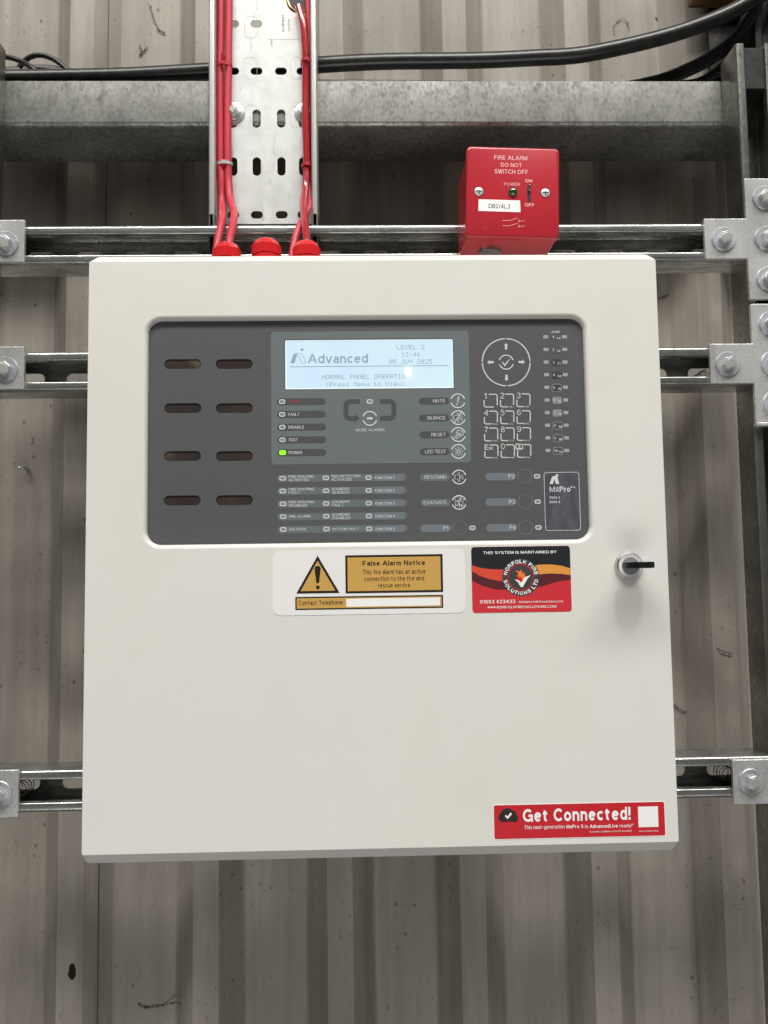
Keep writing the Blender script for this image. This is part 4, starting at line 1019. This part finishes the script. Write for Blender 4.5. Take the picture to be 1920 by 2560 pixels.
# maintenance sticker
st, a_, b_, z0_, z1_ = sticker(WE, 117, 850, 77, 564, 2.6, 'maintenance_sticker', M_L_RED, 'black and red maintenance company sticker with round flame emblem')
def EP(x, y, Y=P1): return WE.p(x, y, Y)
def clampx(p): return (min(max(p[0], a_+.05), b_-.05), p[1])
m0 = MB(); m0.flat(rrect(a_, b_, EP(480, 240)[1], z1_, (2.6, 2.6, .01, .01), 6), P1+.02)
# black top field down to the ribbon curve
cv = [(a_, EP(117, 218)[1])]
tp = [clampx(EP(x, y)) for x, y in ((118, 218), (180, 236), (260, 246), (340, 245), (430, 230), (520, 214), (600, 206), (700, 208), (780, 220), (849, 240))]
lo = [clampx(EP(x, y)) for x, y in ((118, 330), (200, 370), (290, 395), (380, 398), (470, 385), (560, 380), (640, 368), (720, 348), (800, 322), (849, 306))]
m0 = MB(); m0.flat([(b_-2.6, z1_), (b_-.8, z1_-.8), (b_, z1_-2.6)] + [(b_, lo[-1][1])] + list(reversed(lo)) + [(a_, lo[0][1]), (a_, z1_-2.6), (a_+.8, z1_-.8), (a_+2.6, z1_)], P1+.02)
m0.obj('black_field', M_L_BLK, st)
m0 = MB(); m0.flat([clampx(EP(x, y)) for x, y in ((118, 268), (180, 300), (250, 322), (340, 338), (430, 335), (540, 300), (640, 283), (740, 278), (849, 290), (849, 322), (740, 340), (640, 372), (520, 392), (380, 395), (290, 395), (200, 366), (118, 326))], P1-.01)
m0.obj('maroon_ribbon', M_L_MAR, st)
m0 = MB(); m0.flat([clampx(EP(x, y)) for x, y in ((118, 217), (180, 236), (260, 247), (350, 248), (430, 242), (430, 338), (340, 336), (250, 320), (180, 296), (118, 262))], P1-.02); m0.obj('orange_red_ribbon', M_L_ORNG, st)
m0 = MB(); m0.flat([clampx(EP(x, y)) for x, y in ((560, 222), (620, 212), (700, 210), (780, 220), (849, 240), (849, 290), (780, 280), (700, 277), (620, 284), (560, 292))], P1-.02); m0.obj('amber_ribbon', M_L_AMB, st)
cx_, cz_ = EP(480, 306); kk = WE.mm(1, 480, 306, 0)
m0 = MB(); m0.flat(circ(cx_, cz_, 138*kk, 48), P2); m0.obj('emblem_disc', M_LGREY, st)
m0 = MB(); m0.arc(cx_, cz_, 94*kk, 7*kk, 0, 360, P3, 48); m0.obj('emblem_ring', M_REDST, st)
m0 = MB(); E = lambda x, y: (cx_ + (x-480)*kk, cz_ - (y-306)*kk)
m0.flat([E(470, 335), E(452, 300), E(462, 275), E(440, 255), E(478, 262), E(478, 245), E(500, 285), E(505, 265), E(512, 300), E(495, 335)], P3); m0.obj('emblem_flame', M_FLAME, st)
m0 = MB(); m0.flat([E(455, 345), E(448, 310), E(462, 290), E(470, 312), E(478, 300), E(492, 320), E(482, 342)], P3-.02); m0.obj('emblem_flame_core', M_REDST, st)
m0 = MB(); m0.flat([E(432, 322), E(462, 326), E(482, 345), E(510, 305), E(555, 290), E(528, 318), E(492, 378), E(478, 378), E(458, 342)], P3-.04)
def arctext(mb, s_, cx0, cz0, r_, a_mid, span, h, Y, top=True, bold=0.02):
    wts = [0.45 if ch == ' ' else (0.5 if ch == 'I' else 1.05 if ch in 'OSNKUR' else 0.92) for ch in s_]; tot = sum(wts); acc = 0
    for ch, w_ in zip(s_, wts):
        f = (acc + w_/2)/tot; acc += w_
        if ch == ' ': continue
        ang = a_mid + (span/2 - span*f if top else -span/2 + span*f)
        x = cx0 + r_*cos(radians(ang)); z = cz0 + r_*sin(radians(ang))
        wd = radians(span)/tot*r_*w_*0.80
        mb.text(ch, x, z, wd if ch != 'I' else h*0.22, h, Y, bold, rot=radians(ang-90 if top else ang+90))
arctext(m0, 'NORFOLK FIRE', cx_, cz_, 117*kk, 90, 164, 27*kk, P3)
arctext(m0, 'SOLUTIONS LTD', cx_, cz_, 117*kk, 270, 166, 27*kk, P3, top=False)
T(WE, 'THIS SYSTEM IS MAINTAINED BY', 203, 746, 121, 23, 0.012, P3, m0); T(WE, '01553 423433', 178, 438, 486, 26, 0.012, P3, m0)
T(WE, 'hello@norfolkfiresolutions.com', 466, 793, 486, 18, 0.0, P3, m0); T(WE, 'www.', 233, 298, 528, 14, 0.01, P3, m0)
T(WE, 'NORFOLKFIRESOLUTIONS.COM', 302, 742, 525, 20, 0.01, P3, m0)
m0.obj('lettering', M_SWHITE, st)

# long red sticker
GA = (WG.p(104, 310, 0)[0]); GB_ = WG.p(1368, 290, 0)[0]; gz0 = WG.p(738, 424, 0)[1]; gz1 = WG.p(738, 174, 0)[1]
m0 = MB(); m0.prism(rrect(GA-.5, GB_+.5, gz0-.5, gz1+.5, 1.8, 5), -0.2, -0.02); st = m0.obj('promotional_sticker', M_SWHITE, panel); st['label'] = 'long red sticker with a black cloud and tick'
m0 = MB(); m0.flat(rrect(GA, GB_, gz0, gz1, 1.4, 5), -0.24); m0.obj('red_field', M_REDST, st)
sl = -0.019
def GT(s_, x0, x1, y, h, bold, mb, Y=P2):
    p0 = WG.p((x0+x1)/2, y, Y); mb.text(s_, p0[0], p0[1], WG.mm(x1-x0, (x0+x1)/2, y, Y), WG.mm(h, x0, y, Y), Y, bold)
m0 = MB()
GT('Get Connected!', 318, 1115, 255, 94, 0.02, m0); GT('This next-generation', 328, 626, 351, 34, 0.0, m0); GT('MxPro 5', 640, 765, 345, 27, 0.015, m0); GT('is', 778, 800, 343, 25, 0.0, m0)
GT('AdvancedLive', 812, 1021, 341, 27, 0.015, m0); GT('ready!*', 1033, 1138, 340, 31, 0.0, m0); GT('*Currently available in the UK & Ireland', 806, 1122, 381, 17, -0.005, m0, P2)
GT('Scan to find out more', 1178, 1322, 377, 12, 0.0, m0)
tk = [WG.p(x, y, P3) for x, y in ((184, 268), (192, 258), (204, 270), (226, 242), (238, 250), (206, 290))]; m0.flat(tk, P3)
m0.obj('lettering', M_SWHITE, st)
m0 = MB(); gp = lambda x, y: WG.p(x, y, P2)
for x, y, r_ in ((170, 278, 32), (205, 250, 40), (178, 246, 24), (240, 258, 30), (256, 285, 26)): m0.flat(circ(*gp(x, y), r_*kk, 24), P2 + 0.001*x/100)
m0.obj('cloud_lobe', M_INK, st)
m0 = MB(); m0.flat([gp(165, 265), gp(262, 262), gp(262, 308), gp(165, 310)], P2-.015); m0.obj('cloud_base', M_INK, st)
m0 = MB(); a0_, b0_ = WG.p(1172, 272, P2)[0], WG.p(1320, 272, P2)[0]; zz = WG.p(1246, 272, P2)[1]; m0.flat([(a0_, zz-13.2), (b0_, zz-13.2), (b0_, zz+13.2), (a0_, zz+13.2)], P2) if False else m0.flat([(a0_, zz-(b0_-a0_)/2), (b0_, zz-(b0_-a0_)/2), (b0_, zz+(b0_-a0_)/2), (a0_, zz+(b0_-a0_)/2)], P2); m0.obj('blank_square', M_SWHITE, st)

# ------------------------------------------------------------------ red isolator switch
M_SATIN0 = mat('bright_screw_zinc', (0.85, 0.84, 0.80), 0.3, 0.35)
def switchbox():
    YS = 65.0
    x0, z1_ = WS.p(215, 120, YS); x1, z2_ = WS.p(1445, 145, YS); x2, z3_ = WS.p(1505, 1285, YS); x3, z4_ = WS.p(235, 1240, YS)
    w_ = (math.hypot(x1-x0, z2_-z1_) + math.hypot(x2-x3, z3_-z4_))/2; h_ = (math.hypot(x3-x0, z4_-z1_) + math.hypot(x2-x1, z3_-z2_))/2
    cx0 = (x0+x1+x2+x3)/4; cz0 = (z1_+z2_+z3_+z4_)/4
    rot = ((z2_-z1_)/(x1-x0) + (z3_-z4_)/(x2-x3))/2
    print('switch', w_, h_, rot, cx0, cz0)
    w_ = h_ = (w_+h_)/2 if abs(w_-h_) < 6 else w_
    t = thing('isolator_switch', 'red fire alarm isolator switch box on the top strut, above the panel', 'switch box', (cx0, YF, cz0-h_/2))
    t.rotation_euler = (0, -rot, 0)
    # local frame: rotate pixel positions back by rot about the thing's origin
    ox, oz = cx0, cz0-h_/2
    def LP(x, y, Y=YS):
        X, Z = WS.p(x, y, Y); dx_, dz_ = X-ox, Z-oz; c, s_ = cos(-rot), sin(-rot)
        return ox + dx_*c - dz_*s_, oz + dx_*s_ + dz_*c
    c0 = LP(860, 700)[0]
    cX = ox; cZ = oz + h_/2
    c, s_ = cos(-rot), sin(-rot); cX, cZ = ox + 0*c - (h_/2)*s_, oz + (h_/2)*c
    cX = ox; cZ = oz + h_/2
    hw, hh = w_/2, h_/2
    def ring(k, r_, y): return [(x, y, z) for x, z in rrect(cX-hw+k, cX+hw-k, cZ-hh+k, cZ+hh-k, r_, 8)]
    m0 = MB(); m0.rings([ring(0, 4.6, YS+9), ring(0, 4.6, YS+2.8), ring(.35, 4.4, YS+1.3), ring(1.1, 3.8, YS+.35), ring(2.4, 2.8, YS)])
    pl = m0.obj('front_plate', M_RED, t, smooth=50)
    m0 = MB(); m0.rings([ring(1.2, 3.8, YS+8.5), ring(0.8, 4, YF-12), ring(0.8, 4, YF-0.1)])
    bx = m0.obj('back_box', M_RED, t, smooth=40)
    m0 = MB()
    for dx_ in (-18,): m0.lathe(cX+dx_, cY_ if False else cZ, [(0.1, YS+1)], 8) if False else None
    m0.lathe(cX-17, 0, [(11, cZ-hh-2.2), (11, cZ-hh+2.6), (9, cZ-hh+2.6)], 24, axis='Z', cy=100); m0.obj('conduit_bush', M_GALV, t, smooth=40)
    def TT(s_, x0_, x1_, y, h, bold, mb, Y=YS-0.12):
        X, Z = LP((x0_+x1_)/2, y, Y); mb.text(s_, X, Z, WS.mm(x1_-x0_, 800, y, Y), WS.mm(h, 800, y, Y), Y, bold)
    m0 = MB()
    TT('FIRE ALARM', 618, 1060, 240, 64, 0.012, m0); TT('DO NOT', 707, 985, 334, 60, 0.012, m0); TT('SWITCH OFF', 622, 1070, 424, 62, 0.012, m0)
    TT('POWER', 750, 964, 592, 44, 0.0, m0); TT('ON', 1032, 1126, 546, 46, 0.014, m0); TT('OFF', 1030, 1154, 868, 46, 0.014, m0)
    Yi = YS-0.12
    for dy in (0, 70):
        m0.stroke([LP(730, 1077+dy), LP(820, 1079+dy), LP(930, 1046+dy)], 0.45, Yi); m0.stroke([LP(948, 1082+dy+3), LP(1026, 1084+dy)], 0.45, Yi); m0.stroke([LP(948, 1062+dy), LP(948, 1104+dy)], 0.55, Yi)
    m0.obj('lettering', M_PINKINK, pl)
    X, Z = LP(688, 880); m0 = MB()
    lw, lh = WS.mm(565, 690, 880, YS)/2, WS.mm(160, 690, 880, YS)/2
    def rr_(x, z, a): return (X + x*cos(a) - z*sin(a), Z + x*sin(a) + z*cos(a))
    m0.prism([rr_(-lw, -lh, -.004), rr_(lw, -lh, -.004), rr_(lw-.6, lh, -.004), rr_(-lw+.3, lh, -.004)], YS-0.25, YS-0.02); lb = m0.obj('tape_label', M_TAPE, t); lb['label'] = 'white tape label with a circuit number'
    m0 = MB(); TT('DB2/4L3', 543, 830, 886, 60, 0.012, m0, YS-0.3); m0.obj('lettering', mat('label_ink_grey', (0.04, 0.04, 0.04), 0.5), lb)
    for x, y in ((412, 690), (1302, 708)):
        X, Z = LP(x, y); m0 = MB(); m0.lathe(X, Z, [(4.9, YS-0.04), (4.9, YS-0.12), (0.1, YS-0.12)], 24); m0.obj('screw_recess', M_INK, pl)
        m0 = MB(); m0.lathe(X, Z, [(4.2, YS-0.1), (4.2, YS-0.5), (3.0, YS-1.3), (0.1, YS-1.6)], 24); sc_ = m0.obj('screw', M_SATIN0, t, smooth=40)
        m0 = MB(); m0.box(X-3, X+3, YS-1.75, YS-1.2, Z-.5, Z+.5); m0.box(X-.5, X+.5, YS-1.77, YS-1.2, Z-3, Z+3); m0.obj('screw_cross', M_LGREY, sc_)
    X, Z = LP(868, 697); m0 = MB(); m0.lathe(X, Z, [(4.6, YS-.04), (4.6, YS-.1), (.1, YS-.1)], 24); m0.obj('light_bezel', M_INK, pl)
    m0 = MB(); m0.lathe(X, Z, [(4.1, YS-0.08), (4.1, YS-1), (3.4, YS-2.4), (1.8, YS-3.4), (.1, YS-3.7)], 24); lt = m0.obj('power_light', M_GREENLENS, t, smooth=60)
    X, Z = LP(1084, 706); m0 = MB(); m0.box(X-1.6, X+1.6, YS-0.14, YS-.03, Z-8.8, Z+8.8); m0.obj('switch_slot', M_INK, pl)
    m0 = MB(); m0.box(X-1.0, X+1.0, YS-2.6, YS-.1, Z+1.2, Z+7.4); m0.obj('switch_lever', M_CHROME, t, bevel=0.5)
switchbox()

# ------------------------------------------------------------------ small things on the cladding
def onwall(px_, py_):
    x, z = at(px_, py_, YC)
    k = (x + 44.7 + 76) % 152 - 76
    ya = YC if abs(k) < 14.5 else (YP if abs(k) > 41 else YC + (abs(k)-14.5)/26.5*(YP-YC))
    x, z = at(px_, py_, ya); return x, ya - 1.6, z
def web(label, pts, r=0.5, jitter=3.0):
    P = [onwall(*p) for p in pts]; Q_ = spline(P, 5); Q_ = [(q_[0]+random.uniform(-.5, .5), min(q_[1], YP-1.4), q_[2]+random.uniform(-.5, .5)) for q_ in Q_]
    R_ = [r*random.uniform(0.35, 1.25) for _ in Q_]
    m0 = MB(); m0.tube(Q_, R_, 5)
    for k in range(2):
        b0 = Q_[random.randrange(len(Q_))]; m0.tube([b0, (b0[0]+random.uniform(-6, 6), b0[1], b0[2]+random.uniform(-5, 5))], 0.2, 4)
    return tag(m0.obj('cobweb_strand', M_WEB, None, smooth=60), label, 'cobweb', 'dusty cobweb strands on the wall')
web('curly dusty strand on the wall near the bottom left of the picture', [(346, 2508), (352, 2514), (372, 2518), (392, 2515), (410, 2512), (430, 2506), (446, 2503), (454, 2510)], 0.75)
web('dusty strand on the right wall just below the panel edge level', [(1684, 1762), (1700, 1775), (1722, 1784), (1745, 1798), (1752, 1806)], 0.8)
web('hooked dusty strand on the wall right of the panel', [(1778, 1586), (1768, 1592), (1772, 1608), (1800, 1625), (1828, 1637)], 0.7)
web('thin dusty strand on the wall right of the lock', [(1722, 1352), (1716, 1385), (1708, 1415), (1700, 1440)], 0.45)
web('dusty strand crossing the wall between the right cross brackets', [(1645, 745), (1680, 735), (1715, 722), (1722, 700)], 0.8)
web('dark forked strand above the thick black cable at top right', [(1638, 44), (1644, 55), (1655, 66), (1665, 72), (1684, 58)], 0.9)
web('forked strand reaching up right above the thick black cable', [(1655, 52), (1662, 38), (1672, 28), (1690, 12)], 0.5)
web('arched dusty thread on the wall at top right', [(1536, 88), (1533, 70), (1545, 53), (1556, 50), (1568, 60), (1572, 78)], 0.45)
web('dark streaky thread on the wall left of the tray', [(376, 16), (382, 40), (392, 66), (402, 80), (414, 84)], 0.8)
web('rusty brown thread tangle left of the tray', [(350, 116), (354, 126), (350, 140), (362, 128), (370, 118)], 0.8)
M_DIRT = mat('dark_dirt', (0.03, 0.022, 0.016), 0.95, 0, 0.1)
def blob(label, px_, py_, sx_, sz_, name='dirt_clump', cat='dirt clump'):
    x, y, z = onwall(px_, py_); m0 = MB(); rs = []
    for k in range(7):
        t_ = k/6; r_ = sin(pi*(0.08+0.84*t_))**0.6*random.uniform(.8, 1.1); rs.append([(x + sx_*r_*cos(2*pi*i/12)*random.uniform(.75, 1.2), y + 1.5 + r_*-3*abs(sin(2*pi*i/12)), z + sz_*(2*t_-1) + random.uniform(-.4, .4)) for i in range(12)])
    m0.rings(rs); 
    tag(m0.obj(name, M_DIRT, None, smooth=60), label, cat)
blob('dark clump of dirt on the wall at the lower left', 181, 2428, 4.6, 8.5)
blob('small dark speck on the seam just below the panel, left', 241, 2190, 2.6, 3.6)
blob('tiny dark speck right of the seam below the panel', 262, 2180, 1.6, 3.0)
# shiny screw end through the cladding at the left
x, y, z = onwall(69, 1173); m0 = MB()
m0.rings([[(x-9+18*t_*1.0, YP-1-14*t_, z + 0) for _ in (0,)]*1 for t_ in (0, 1)], False, False, False) if False else m0.tube([(x+1, YP, z), (x+1, YP-9, z), (x, YP-11, z)], [2.6, 2.6, 1.8], 12)
m0.tube([(x, YP-10, z), (x-5, YP-12, z+.6), (x-7, YP-12.5, z+.8)], [1.4, 1.0, .3], 8)
tag(m0.obj('screw_tip', M_CHROME, None, smooth=50), 'shiny screw tip poking through the wall left of the panel', 'screw')
